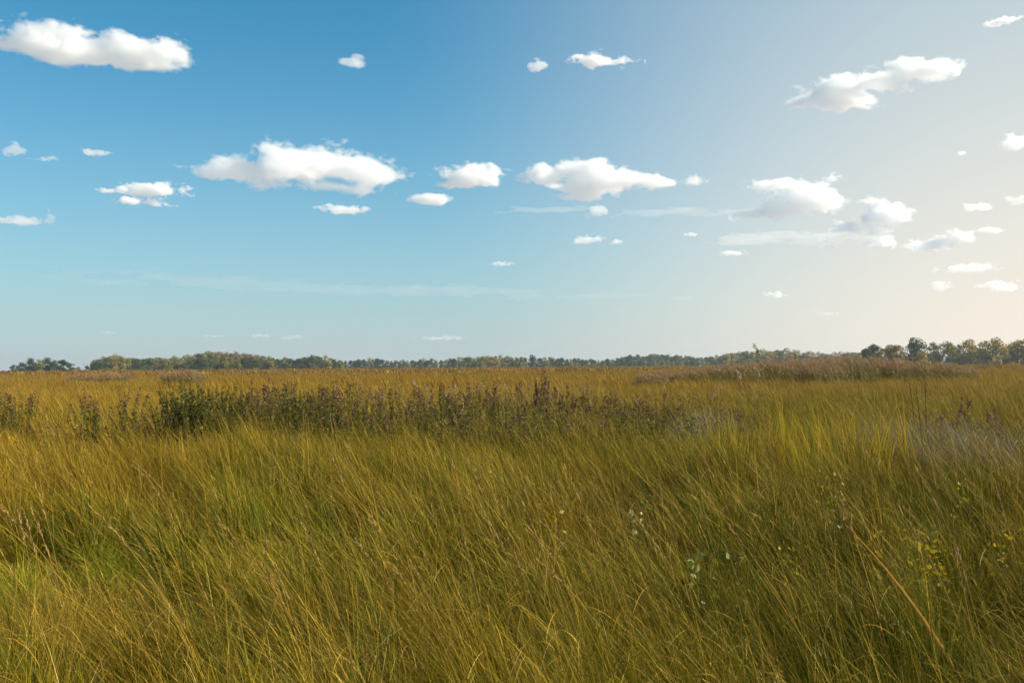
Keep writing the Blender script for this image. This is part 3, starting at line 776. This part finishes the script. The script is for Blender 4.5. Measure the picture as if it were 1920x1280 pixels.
# reeds with feathery plumes
M_REED = tinted('reed_leaf', [(0, (.10, .10, .018)), (.5, (.20, .17, .035)), (1, (.36, .28, .12))], .35, .5, .25)
M_PLUME = tinted('reed_plume', [(0, (.28, .17, .09)), (.6, (.42, .27, .15)), (1, (.58, .41, .25))], .35, .9, .05)
M_PALE = tinted('pale_reed_plume', [(0, (.30, .24, .15)), (1, (.50, .42, .28))], .4, .9, .05)
def reed_parts(seed, n, h, rad, plume_mat, leafw=.022, plume=30, stemr=.006, merged=False, pl=.26):
    r = np.random.default_rng(seed); P, Q = Parts(), Parts()
    for k in range(n):
        a, d = r.uniform(0, 6.28), rad * math.sqrt(r.uniform(0, 1))
        b = np.array((d * math.cos(a), d * math.sin(a), -.03)); hh = h * r.uniform(.78, 1.04)
        tip = b + np.array((-hh * r.uniform(.06, .22), r.normal(0, .08), hh))
        mid = (b + tip) / 2 + np.array((hh * .03, 0, 0))
        v, f = tube([b, mid, tip], stemr, stemr * .4, 3); P.add(v, f, (r.uniform(.3, .9), .5))
        m_ = 9
        tt = r.uniform(.25, .92, m_)[:, None]
        pts = b * (1 - tt) + tip * tt
        da = np.pi + r.normal(0, .8, m_); ln = r.uniform(.5, .92, m_)
        v, q, at = ribbons(pts, np.stack([ln * np.cos(da), ln * np.sin(da)], axis=1), r.uniform(.28, .5, m_), np.full(m_, leafw), r.uniform(1.5, 2.5, m_), 3, np.clip(r.normal(.5, .25, m_), 0, 1), r.uniform(0, 3.14, m_), gravity=.15)
        P.add(v, q, at)
        tz = r.uniform(0, 1, plume)
        L0 = pl * r.uniform(.8, 1.25)
        pts = tip + np.stack([-L0 * .45 * tz ** 1.5, 0 * tz, L0 * (tz * .8 - .15)], axis=1) + r.normal(0, .012, (plume, 3))
        dr = np.stack([-r.uniform(.3, 1, plume), r.normal(0, .5, plume), r.normal(.35, .45, plume)], axis=1); dr /= np.linalg.norm(dr, axis=1, keepdims=True)
        Ls = L0 * r.uniform(.25, .5, plume) * (1.1 - .6 * tz)
        leaves_on(Q, pts, dr, r, Ls, Ls * .13, r.uniform(0, 1, plume))
    a_, b_ = P.mesh('leaves', M_REED), Q.mesh('plume', plume_mat)
    if not merged: return [('stem', a_), ('plume', b_)]
    return a_, b_
def reed_bed(name, x0, x1, d0, d1, n, h, label, hfun=None, seed=0, leafw=.03, big=1.0):
    r = np.random.default_rng(seed)
    sets = []
    for i in range(5):
        a_, b_ = reed_parts(seed + i, 14, h, .6 * big, M_PLUME, leafw, 26, .010, True, .30 * big)
        sets += [a_, b_]
    coll = make_collection(name + '_clumps', [])
    # one object per clump: leaves and plumes joined with two materials
    for i in range(5):
        a_, b_ = sets[2 * i], sets[2 * i + 1]
        na = len(a_.vertices); va = np.empty(na * 3, np.float32); a_.vertices.foreach_get('co', va)
        nb = len(b_.vertices); vb = np.empty(nb * 3, np.float32); b_.vertices.foreach_get('co', vb)
        fa = np.array([p.vertices[:] for p in a_.polygons]); fb = np.array([p.vertices[:] for p in b_.polygons]) + na
        ta = np.empty(na, np.float32); a_.attributes['tint'].data.foreach_get('value', ta)
        tb = np.empty(nb, np.float32); b_.attributes['tint'].data.foreach_get('value', tb)
        me = mesh_from('reed_clump', np.concatenate([va, vb]).reshape(-1, 3), np.concatenate([fa, fb]), M_REED, {'tint': np.concatenate([ta, tb])})
        me.materials.append(M_PLUME)
        me.polygons.foreach_set('material_index', np.concatenate([np.zeros(len(fa)), np.ones(len(fb))]).astype(np.int32))
        coll.objects.link(bpy.data.objects.new('reed_clump', me))
    pos, sc = [], []
    for k in range(n):
        px = r.uniform(x0, x1); d = r.uniform(d0, d1)
        e = (px - x0) / (x1 - x0)
        gap = float(perlin(np.array([px * .013]), np.array([d * .12]), None, 555)[0])
        if r.random() > 1.0 + 1.6 * gap or r.random() > 9 * min(e, 1 - e) + .25: continue
        d += 14 * gap
        hs = r.uniform(.74, 1.08) * (hfun(px) if hfun else min(1, .55 + 4 * min(e, 1 - e)))
        x, y = at_dist(px, d); pos.append((x, y, 0)); sc.append((1, 1, hs))
    n = len(pos)
    one = np.full((n, 3), .2)
    scatter(name, coll, pos, np.stack([np.zeros(n), np.zeros(n), r.normal(0, .4, n)], axis=1), sc, r.integers(0, 5, n), one, one, label, 'reeds')
HB = [(1220, .62), (1300, .72), (1370, .86), (1450, .97), (1560, 1.05), (1680, 1.0), (1760, .92), (1830, .68)]
reed_bed('reed_bed', 1215, 1840, 76, 100, 420, 2.42, 'long bed of tall reeds with purple brown plumes before the right woods', lambda p: interp(HB, p), 3000)
reed_bed('reed_bed', 1500, 1600, 72, 78, 60, 2.1, 'darker green front of the reed bed on the right', None, 3050)
reed_bed('reed_bed', 308, 382, 92, 104, 70, 1.75, 'small bed of purple brown reeds behind the dark bushes', None, 3100)
reed_bed('reed_bed', 120, 265, 105, 125, 110, 1.5, 'low reddish reed strip at the far left of the meadow', None, 3150)
reed_bed('reed_bed', 1205, 1250, 66, 74, 26, 1.45, 'small green reed patch left of the long reed bed', None, 3200)
SREED = [reed_parts(3300 + i, 1, 1.85, .02, M_PLUME, .016, 34, .005, pl=.2) for i in range(5)]
band(46, 640, 1110, 21, 30, [SREED], 'plumed_reed', 'single reed with a purple brown plume above the weed band', 'plumed reeds above the weed band', .82, 1.0, 'reed')
band(9, 1180, 1420, 20, 30, [SREED], 'plumed_reed', 'single plumed reed in the gold grass right of the weed band', 'plumed reeds right of the weed band', .72, .88, 'reed')
PREED = [reed_parts(3400 + i, 1, 2.4, .02, M_PALE, .014, 36, .006, pl=.34) for i in range(3)]
for px, yt, d, lab in ((1438, 646, 24, 'tall pale reed rising above the horizon, the tallest'), (1458, 660, 25, 'tall pale reed just right of the tallest one'), (1415, 668, 26, 'pale reed just left of the tallest one'), (1525, 662, 30, 'pale reed plume standing alone over the reed bed'), (1640, 676, 33, 'short pale reed over the reed bed below the right trees')):
    x, y = at_dist(px, d); hh = height_at(px, yt, d) / 2.55
    place(PREED[rnd.randrange(3)], 'pale_reed', x, y, lab, 'reed', 'pale reeds above the horizon', rnd.uniform(-.4, .4), (1, 1, hh))

# long single stalks standing out of the foreground grass
M_STALK = tinted('dry_stalk', [(0, (.30, .17, .030)), (.5, (.38, .24, .055)), (1, (.46, .32, .10))], .15, .65, .08)
M_HEAD = tinted('dry_seed_head', [(0, (.36, .20, .05)), (1, (.55, .38, .16))], .2, .8, .1)
def stalk_parts(seed, h, lean, thick=.0045):
    r = np.random.default_rng(seed)
    P, Q = Parts(), Parts()
    zs = np.linspace(0, 1, 8)
    pth = [np.array((-lean * h * z ** 1.5, .04 * math.sin(2 * z + seed), h * z * math.sqrt(1 - (lean * .7 * z) ** 2) - .03)) for z in zs]
    v, f = tube(pth, thick, thick * .35, 4); P.add(v, f, (r.uniform(0, 1), 0))
    pa = np.array(pth); m_ = 46
    tz = r.uniform(.74, 1.0, m_)
    pts = np.stack([np.interp(tz, zs, pa[:, i]) for i in range(3)], axis=1)
    d = pa[-1] - pa[-3]; d /= np.linalg.norm(d)
    dr = d + r.normal(0, .16, (m_, 3)); dr /= np.linalg.norm(dr, axis=1, keepdims=True)
    Ls = r.uniform(.02, .045, m_)
    leaves_on(Q, pts, dr, r, Ls, Ls * .10, r.uniform(0, 1, m_))
    return [('stem', P.mesh('stem', M_STALK)), ('seed_head', Q.mesh('seed_head', M_HEAD))]
STALK = [stalk_parts(3500 + i, 1.12, le) for i, le in enumerate((.18, .28, .38, .48, .58, .34))]
for k in range(74):
    px, py = rnd.uniform(-20, 1940), 880 + 400 * rnd.random() ** .9
    p = on_plane(px, py, .35)
    side = 'left' if px < 640 else ('centre' if px < 1280 else 'right')
    place(STALK[rnd.randrange(6)], 'grass_stalk', p.x, p.y, f'long dry straw coloured grass stalk leaning left in the {side} foreground', 'grass stalk', f'dry stalks in the {side} foreground', rnd.uniform(-.5, .5), rnd.uniform(.82, 1.2))
# thick brown fallen leaf of a cattail on the right
P = Parts()
A, B = on_plane(1880, 1290, .35), on_plane(1610, 955, .95)
A, B = Vector((A.x, A.y, .0)), Vector((A.x - .62, A.y + .55, 1.12))
n = 9; tt = np.linspace(0, 1, n)
pth = np.array([np.array(A) * (1 - z) + np.array(B) * z + np.array((0, 0, .10 * math.sin(3.14 * z))) for z in tt])
wd = np.interp(tt, [0, .35, .6, 1], [.007, .016, .010, .0015])
v = np.concatenate([np.stack([p + np.array((.8, .2, .3)) * w, p + np.array((0, -.4, .2)) * w * .8, p - np.array((.8, .2, .3)) * w]) for p, w in zip(pth, wd)])
q = np.array([[i * 3 + j, i * 3 + j + 1, i * 3 + j + 4, i * 3 + j + 3] for i in range(n - 1) for j in range(2)])
P.add(v - np.array(A), q, np.stack([np.repeat(np.linspace(.2, .9, n), 3), np.zeros(n * 3)], axis=1))
M_BROWNLEAF = tinted('brown_cattail_leaf', [(0, (.26, .10, .010)), (1, (.50, .26, .04))], .25, .6, .08)
lf = new_obj('dry_cattail_leaf', P.mesh('dry_cattail_leaf', M_BROWNLEAF), loc=A)
tag(lf, 'thick brown dry cattail leaf slanting across the grass at the lower right', 'leaf')

# vines with yellow and pale leaves on the right
M_VINE = tinted('vine_leaf_yellow', [(0, (.16, .17, .010)), (.5, (.42, .32, .012)), (.85, (.55, .40, .03)), (1, (.62, .50, .14))], .45, .6, .05)
M_VINEPALE = tinted('vine_leaf_pale', [(0, (.08, .11, .010)), (.55, (.16, .18, .02)), (.8, (.62, .55, .28)), (1, (.75, .66, .34))], .4, .6, .05)
def vine_parts(seed, mat, n, h, leaf):
    r = np.random.default_rng(seed); P, Q = Parts(), Parts()
    for k in range(3):
        zs = np.linspace(0, 1, 7)
        ox, oy = r.normal(0, .05, 2)
        pth = [np.array((ox + .07 * math.sin(3 * z + k * 2 + seed), oy + .05 * math.cos(4 * z + k), h * z * r.uniform(.97, 1.0) - .02)) for z in zs]
        v, f = tube(pth, .004, .002, 3); P.add(v, f, (.5, 0))
        pa = np.array(pth); m_ = n // 3
        tz = r.uniform(.45, 1, m_)
        pts = np.stack([np.interp(tz, zs, pa[:, i]) for i in range(3)], axis=1) + r.normal(0, .025, (m_, 3))
        dr = r.normal(size=(m_, 3)) + (0, -.4, -.2); dr /= np.linalg.norm(dr, axis=1, keepdims=True)
        Ls = leaf * r.uniform(.5, 1.2, m_)
        leaves_on(Q, pts, dr, r, Ls, Ls * .36, r.uniform(0, 1, m_))
    return [('stem', P.mesh('stem', M_WEEDSTEM)), ('foliage', Q.mesh('foliage', mat))]
for px, py, mat, nn, hh, lf_, lab in ((1722, 1025, M_VINE, 40, .80, .05, 'brightest yellow leaved vine on the right'), (1650, 1015, M_VINE, 28, .78, .045, 'yellow green vine left of the brightest yellow vine'), (1768, 1050, M_VINE, 20, .66, .04, 'small yellow vine right of the brightest yellow vine'),
                                      (1885, 1020, M_VINE, 18, .74, .045, 'orange yellow vine near the right edge'), (1482, 1010, M_VINE, 16, .76, .04, 'sparse yellow vine left of the dark right hollow'), (1318, 1065, M_VINEPALE, 24, .70, .06, 'vine with a few pale cream leaves below the dark hollow'),
                                      (1385, 1060, M_VINEPALE, 12, .68, .05, 'sparse pale leaved vine right of the cream leaved one'), (1580, 945, M_VINEPALE, 18, .84, .045, 'pale leaved vine above the dark right hollow'), (1545, 905, M_VINE, 20, .86, .04, 'small yellowish vine in the right middle ground'),
                                      (1200, 945, M_VINEPALE, 26, .80, .05, 'pale green vine over the centre dark hollow'), (1045, 965, M_VINE, 16, .78, .05, 'yellow green vine left of the centre dark hollow'), (915, 880, M_VINE, 14, .86, .045, 'small vine with yellow leaves near the centre'), (505, 1000, M_VINE, 10, .72, .04, 'tiny yellow vine between the two left hollows'), (1800, 900, M_VINE, 16, .84, .04, 'small yellowish vine below the grey dry grass')):
    hh *= 1.18
    p = on_plane(px, py, hh * .85)
    place(vine_parts(int(px), mat, int(nn * 1.8), hh, lf_ * 1.05), 'vine', p.x, p.y, lab, 'vine', None)

# ------------------------------------------------------------------ clouds (real volumes, kilometres away)
def surface_nets(f, org, cell):
    """vertices and quads of the surface f = 0 on a grid"""
    nx, ny, nz = f.shape
    ins = f > 0
    cnt = np.zeros((nx - 1, ny - 1, nz - 1), np.int8)
    for a in (0, 1):
        for b in (0, 1):
            for c in (0, 1):
                cnt += ins[a:nx - 1 + a, b:ny - 1 + b, c:nz - 1 + c]
    act = (cnt > 0) & (cnt < 8)
    ci = np.argwhere(act)
    if len(ci) == 0: return None
    vid = np.full(act.shape, -1, np.int32); vid[act] = np.arange(len(ci))
    acc = np.zeros((len(ci), 3)); k = np.zeros(len(ci))
    cor = [(0, 0, 0), (1, 0, 0), (0, 1, 0), (1, 1, 0), (0, 0, 1), (1, 0, 1), (0, 1, 1), (1, 1, 1)]
    val = [f[ci[:, 0] + a, ci[:, 1] + b, ci[:, 2] + c] for a, b, c in cor]
    for i, j in ((0, 1), (2, 3), (4, 5), (6, 7), (0, 2), (1, 3), (4, 6), (5, 7), (0, 4), (1, 5), (2, 6), (3, 7)):
        m_ = (val[i] > 0) != (val[j] > 0)
        t_ = np.where(m_, val[i] / np.where(val[i] == val[j], 1, val[i] - val[j]), 0)
        p = np.array(cor[i])[None] + t_[:, None] * (np.array(cor[j]) - np.array(cor[i]))[None]
        acc += p * m_[:, None]; k += m_
    v = (ci + acc / k[:, None]) * cell + org
    quads = []
    for ax in range(3):
        A = np.moveaxis(ins, ax, 0); V = np.moveaxis(vid, ax, 0)
        e = A[:-1, 1:-1, 1:-1] != A[1:, 1:-1, 1:-1]
        p = np.argwhere(e)
        i, j, l = p[:, 0], p[:, 1], p[:, 2]
        q = np.stack([V[i, j, l], V[i, j + 1, l], V[i, j + 1, l + 1], V[i, j, l + 1]], axis=1)
        flip = A[i, j + 1, l + 1] ^ (ax == 1)
        q[~flip] = q[~flip][:, ::-1]
        quads.append(q)
    return v, np.concatenate(quads)

def cloud_material(name, density, aniso=.5, color=(.90, .897, .888)):
    mt, t = new_mat(name)
    vs = t.new('ShaderNodeVolumeScatter')
    vs.inputs['Color'].default_value = (*color, 1); vs.inputs['Density'].default_value = density; vs.inputs['Anisotropy'].default_value = aniso
    o = t.new('ShaderNodeOutputMaterial'); t.l.new(vs.outputs[0], o.inputs['Volume'])
    return mt
CLOUD_ALT = 1000.0
def cloud(name, ells, label, opac=4.0, group=None, seed=0, rough=.78, shells=3, thin=1.0, dist=None, voxel=1.9, cat='cloud', stretch=1.8, depth=.62):
    """ells: (x, y, rx, ry) in photo pixels; real size follows from a cloud base about a kilometre up"""
    e = np.array(ells, float)
    x0, x1 = (e[:, 0] - e[:, 2]).min(), (e[:, 0] + e[:, 2]).max()
    y0, y1 = (e[:, 1] - e[:, 3]).min(), (e[:, 1] + e[:, 3]).max()
    pcx, pcy = (x0 + x1) / 2, (y0 + y1) / 2
    d = ray(pcx, y1)
    D = min(CLOUD_ALT / max(d.z, .02), 26000) if dist is None else dist
    m_px = D / F * 1.0
    d = ray(pcx, pcy)
    ctr = Vector((0, 0, CAM_H)) + d * D
    az = math.atan2(d.x, d.y)
    # local frame: u right, w away, v up (metres)
    el = [((a - pcx) * m_px, -(b - pcy) * m_px, c * m_px, h * m_px) for a, b, c, h in ells]
    R_ = max(x[3] for x in el)
    cell = voxel * m_px
    pad = R_ * .55 + 3 * cell
    dmax = max(min(x[2], x[3] * 2.6) * depth for x in el)
    lu, hu = min(a - c for a, b, c, h in el) - pad, max(a + c for a, b, c, h in el) + pad
    lv, hv = min(b - h for a, b, c, h in el) - pad * .8, max(b + h for a, b, c, h in el) + pad * .8
    lw, hw = -dmax * 1.35 - cell, dmax * 1.35 + cell
    gu, gw, gv = np.arange(lu, hu, cell), np.arange(lw, hw, cell * 1.6), np.arange(lv, hv, cell)
    U, W, V = np.meshgrid(gu, gw, gv, indexing='ij')
    U, W, V = [q.astype(np.float32) for q in (U, W, V)]
    base = np.full(U.shape, -9, np.float32)
    rs = np.random.default_rng(seed + 77)
    for a, b, c, h in el:
        dw = min(c, h * 2.6) * depth
        off = rs.uniform(-.25, .25) * dw
        vv = (V - b) / h
        vv = np.where(vv < 0, vv * 1.25, vv)
        q = 1 - np.sqrt(((U - a) / c) ** 2 + ((W - off) / dw) ** 2 + vv ** 2)
        q = q * (h / R_) ** .5
        base = np.logaddexp(base * 9, q * 9) / 9
    sc_ = 1 / (R_ * 1.15)
    near = (base > -.75) & (base < 1.2)
    u_, w_, v_ = U[near] * sc_ / stretch, W[near] * sc_ / stretch, V[near] * sc_
    warp = fbm(u_ * .9 + 40, v_ * .9, w_ * .9, 2, seed + 500)
    n = fbm(u_ + .35 * warp + seed * 3.1, v_ - .2 * warp, w_, 6, seed, .64)
    bil = 1 - 2.2 * np.abs(fbm(u_ * 2.1 + 9, v_ * 2.1 + .3 * warp, w_ * 2.1, 4, seed + 100, .55))
    # billows on the upper side, ragged wisps below
    upw = np.clip(v_ * .9 + .55, 0, 1)
    fld = base - .13
    fld[near] += rough * (1.15 * n + upw * .42 * (bil - .45))
    fld[0], fld[-1], fld[:, 0], fld[:, -1], fld[:, :, 0], fld[:, :, -1] = -1, -1, -1, -1, -1, -1
    root = new_obj(name, None, loc=ctr, rotz=-az)
    root.empty_display_size = 10
    tag(root, label, cat, group)
    Lv = [(.0, .16), (.13, .34), (.28, .6)][:shells] if shells > 1 else [(.0, .4)]
    made = 0
    for lev, share in Lv:
        r_ = surface_nets(fld - lev, np.array((gu[0], gw[0], gv[0])), np.array((cell, cell * 1.6, cell)))
        if r_ is None: continue
        v, q = r_
        me = mesh_from('veil' if lev == 0 else 'billow', v, q, cloud_material(name + '_droplets', opac * thin * share / R_))
        new_obj('veil' if lev == 0 else 'billow', me, root); made += 1
    return root

cloud('cloud', [(85, 90, 66, 29), (165, 88, 95, 31), (255, 94, 68, 29), (190, 104, 120, 20), (20, 92, 22, 9), (315, 104, 22, 7)], 'large flat white cloud in the upper left corner', seed=1)
cloud('cloud', [(450, 322, 78, 30), (555, 318, 100, 38), (618, 310, 75, 34), (700, 326, 88, 30), (600, 350, 140, 16), (765, 344, 32, 9), (380, 319, 35, 6)], 'longest white cloud left of the centre of the sky', seed=2)
cloud('cloud', [(885, 330, 56, 24), (920, 324, 26, 20), (848, 346, 36, 9)], 'medium white cloud right of the longest cloud', seed=3)
cloud('cloud', [(1035, 327, 58, 27), (1095, 322, 62, 26), (1120, 345, 90, 28), (1225, 345, 78, 18), (1290, 343, 22, 17), (1095, 367, 52, 10)], 'large puffy white cloud right of the centre of the sky', seed=4)
cloud('cloud', [(1590, 167, 78, 30), (1640, 161, 60, 27), (1718, 145, 56, 20), (1550, 178, 52, 12)], 'bright white cloud in the upper right of the sky', seed=5)
cloud('cloud', [(1792, 138, 10, 11)], 'tiny round puff right of the bright upper right cloud', seed=6, shells=2)
cloud('cloud', [(1510, 378, 74, 32), (1445, 398, 76, 13), (1558, 386, 26, 22), (1435, 347, 46, 12), (1408, 343, 12, 14)], 'puffy cloud with a hooked top in the right of the sky', seed=7)
cloud('cloud', [(1650, 408, 46, 26), (1670, 394, 24, 18), (1605, 432, 70, 15), (1625, 456, 60, 12)], 'soft stacked cloud right of the hooked cloud', opac=4, seed=8)
cloud('cloud', [(1110, 113, 38, 14), (1163, 118, 34, 9)], 'small flat based cloud at the top right of the centre', seed=9)
cloud('cloud', [(1008, 125, 18, 13)], 'tiny round puff left of the small flat based cloud', seed=10, shells=2, opac=2.88)
cloud('cloud', [(660, 118, 26, 13), (668, 108, 14, 8)], 'faint wispy puff at the top left of the centre', seed=11, shells=2, opac=1.8, rough=.6)
cloud('cloud', [(1880, 41, 28, 8)], 'thin white cloud in the upper right corner', seed=12, shells=2)
cloud('cloud', [(33, 287, 18, 13), (72, 297, 28, 7)], 'small double puff at the left edge of the sky', seed=13, shells=2, opac=2.16)
cloud('cloud', [(180, 288, 24, 7)], 'tiny thin wisp right of the left double puff', seed=14, shells=2, opac=1.73)
cloud('cloud', [(285, 356, 60, 13), (268, 378, 50, 10), (215, 362, 26, 5)], 'small two layered cloud left of the longest cloud', seed=15, opac=3.6)
cloud('cloud', [(808, 374, 48, 14)], 'small smooth oval cloud below the medium cloud', seed=16, rough=.3)
cloud('cloud', [(650, 394, 45, 10), (598, 389, 14, 4)], 'small thin cloud below the longest cloud', seed=17, shells=2, opac=2.45)
cloud('cloud', [(35, 414, 42, 11)], 'small pale cloud low at the left edge', seed=18, shells=2, opac=2.02)
cloud('cloud', [(95, 413, 10, 13)], 'tiny upright puff right of the pale left edge cloud', seed=19, shells=2, opac=1.87)
cloud('cloud', [(1118, 397, 23, 15)], 'small round puff below the large puffy cloud', seed=20, shells=2, opac=1.87)
cloud('cloud', [(1100, 450, 32, 10)], 'small pale cloud low right of the centre', seed=21, shells=2, opac=2.02)
cloud('cloud', [(1155, 453, 14, 6)], 'tiny wisp right of the small pale low cloud', seed=22, shells=2, opac=1.44)
cloud('cloud', [(1562, 333, 17, 10)], 'tiny puff above the hooked cloud', seed=23, shells=2, opac=2.16)
cloud('cloud', [(1898, 268, 28, 17)], 'pale cloud at the right edge, upper one', seed=24, shells=2, opac=2.16)
cloud('cloud', [(1803, 288, 9, 4)], 'faint speck of cloud left of the upper right edge cloud', seed=25, shells=1, opac=2)
cloud('cloud', [(1833, 391, 24, 9)], 'small white cloud low on the right', seed=26, shells=2, opac=2.16)
cloud('cloud', [(1914, 378, 20, 14)], 'pale cloud at the right edge, lower one', seed=27, shells=2, opac=2.16)
cloud('cloud', [(1373, 475, 27, 6)], 'thin white cloud low right of the centre', seed=28, shells=2, opac=2.16)
cloud('cloud', [(1453, 552, 22, 8)], 'tiny cloud low above the right woods', seed=29, shells=2, opac=1.87)
cloud('cloud', [(1745, 459, 46, 13), (1790, 447, 32, 13), (1838, 438, 28, 6)], 'faint warm cloud low on the right', seed=30, opac=2.6)
cloud('cloud', [(1765, 537, 22, 11)], 'faint cream puff low on the right', seed=31, shells=2, opac=1.58)
cloud('cloud', [(1875, 537, 35, 11)], 'faint cream cloud near the lower right edge of the sky', seed=32, shells=2, opac=1.58)
cloud('cloud', [(942, 495, 24, 5)], 'faint thin wisp low in the centre', seed=33, shells=2, opac=1.30)
cloud('cloud', [(1815, 503, 50, 9)], 'faint warm streak low on the right', seed=34, shells=1, opac=1.6)
cloud('cloud', [(1295, 440, 14, 4)], 'tiny wisp left of the low veil on the right', seed=35, shells=1, opac=2)
for i_, (px, py, rx, ry) in enumerate(((205, 624, 12, 4), (398, 630, 22, 3), (490, 630, 20, 4), (550, 632, 20, 5), (830, 634, 46, 5), (1552, 588, 18, 4))):
    cloud('cloud', [(px, py, rx, ry)], 'faint scrap of cloud low over the horizon woods', seed=50 + i_, shells=1, opac=.7, rough=.9, group='faint cloud scraps over the horizon')
# high thin veils
cloud('veil_cloud', [(200, 513, 120, 10), (430, 532, 240, 13), (760, 545, 330, 13), (1080, 556, 220, 9)], 'long thin cloud veil low across the left of the sky', seed=60, shells=1, opac=.24, rough=.9, dist=14000, voxel=4, stretch=7, depth=.5)
cloud('veil_cloud', [(1040, 390, 100, 7), (1260, 400, 150, 9)], 'thin cloud veil below the large puffy cloud', seed=61, shells=1, opac=.45, rough=.8, dist=9000, voxel=3, stretch=7, depth=.5)
cloud('veil_cloud', [(1430, 445, 120, 13), (1540, 455, 100, 11)], 'thin cloud veil under the hooked cloud', seed=62, shells=1, opac=.7, rough=.8, dist=9000, voxel=3, stretch=7, depth=.5)

# ------------------------------------------------------------------ haze of the low air over the marsh
mt, t = new_mat('haze_air')
pv = t.new('ShaderNodeVolumePrincipled')
pv.inputs['Color'].default_value = (.78, .90, 1.0, 1); pv.inputs['Density'].default_value = 0.00016; pv.inputs['Anisotropy'].default_value = .35
o = t.new('ShaderNodeOutputMaterial'); t.l.new(pv.outputs[0], o.inputs['Volume'])
hv_ = np.array([(x, y, z) for x in (-2500, 2500) for y in (-2500, 2500) for z in (-1.5, 26)], float)
hq = [(0, 1, 3, 2), (4, 6, 7, 5), (0, 4, 5, 1), (2, 3, 7, 6), (0, 2, 6, 4), (1, 5, 7, 3)]
tag(new_obj('haze', mesh_from('haze', hv_, hq, mt)), 'thin blue haze in the air over the marsh', 'haze', kind='stuff')
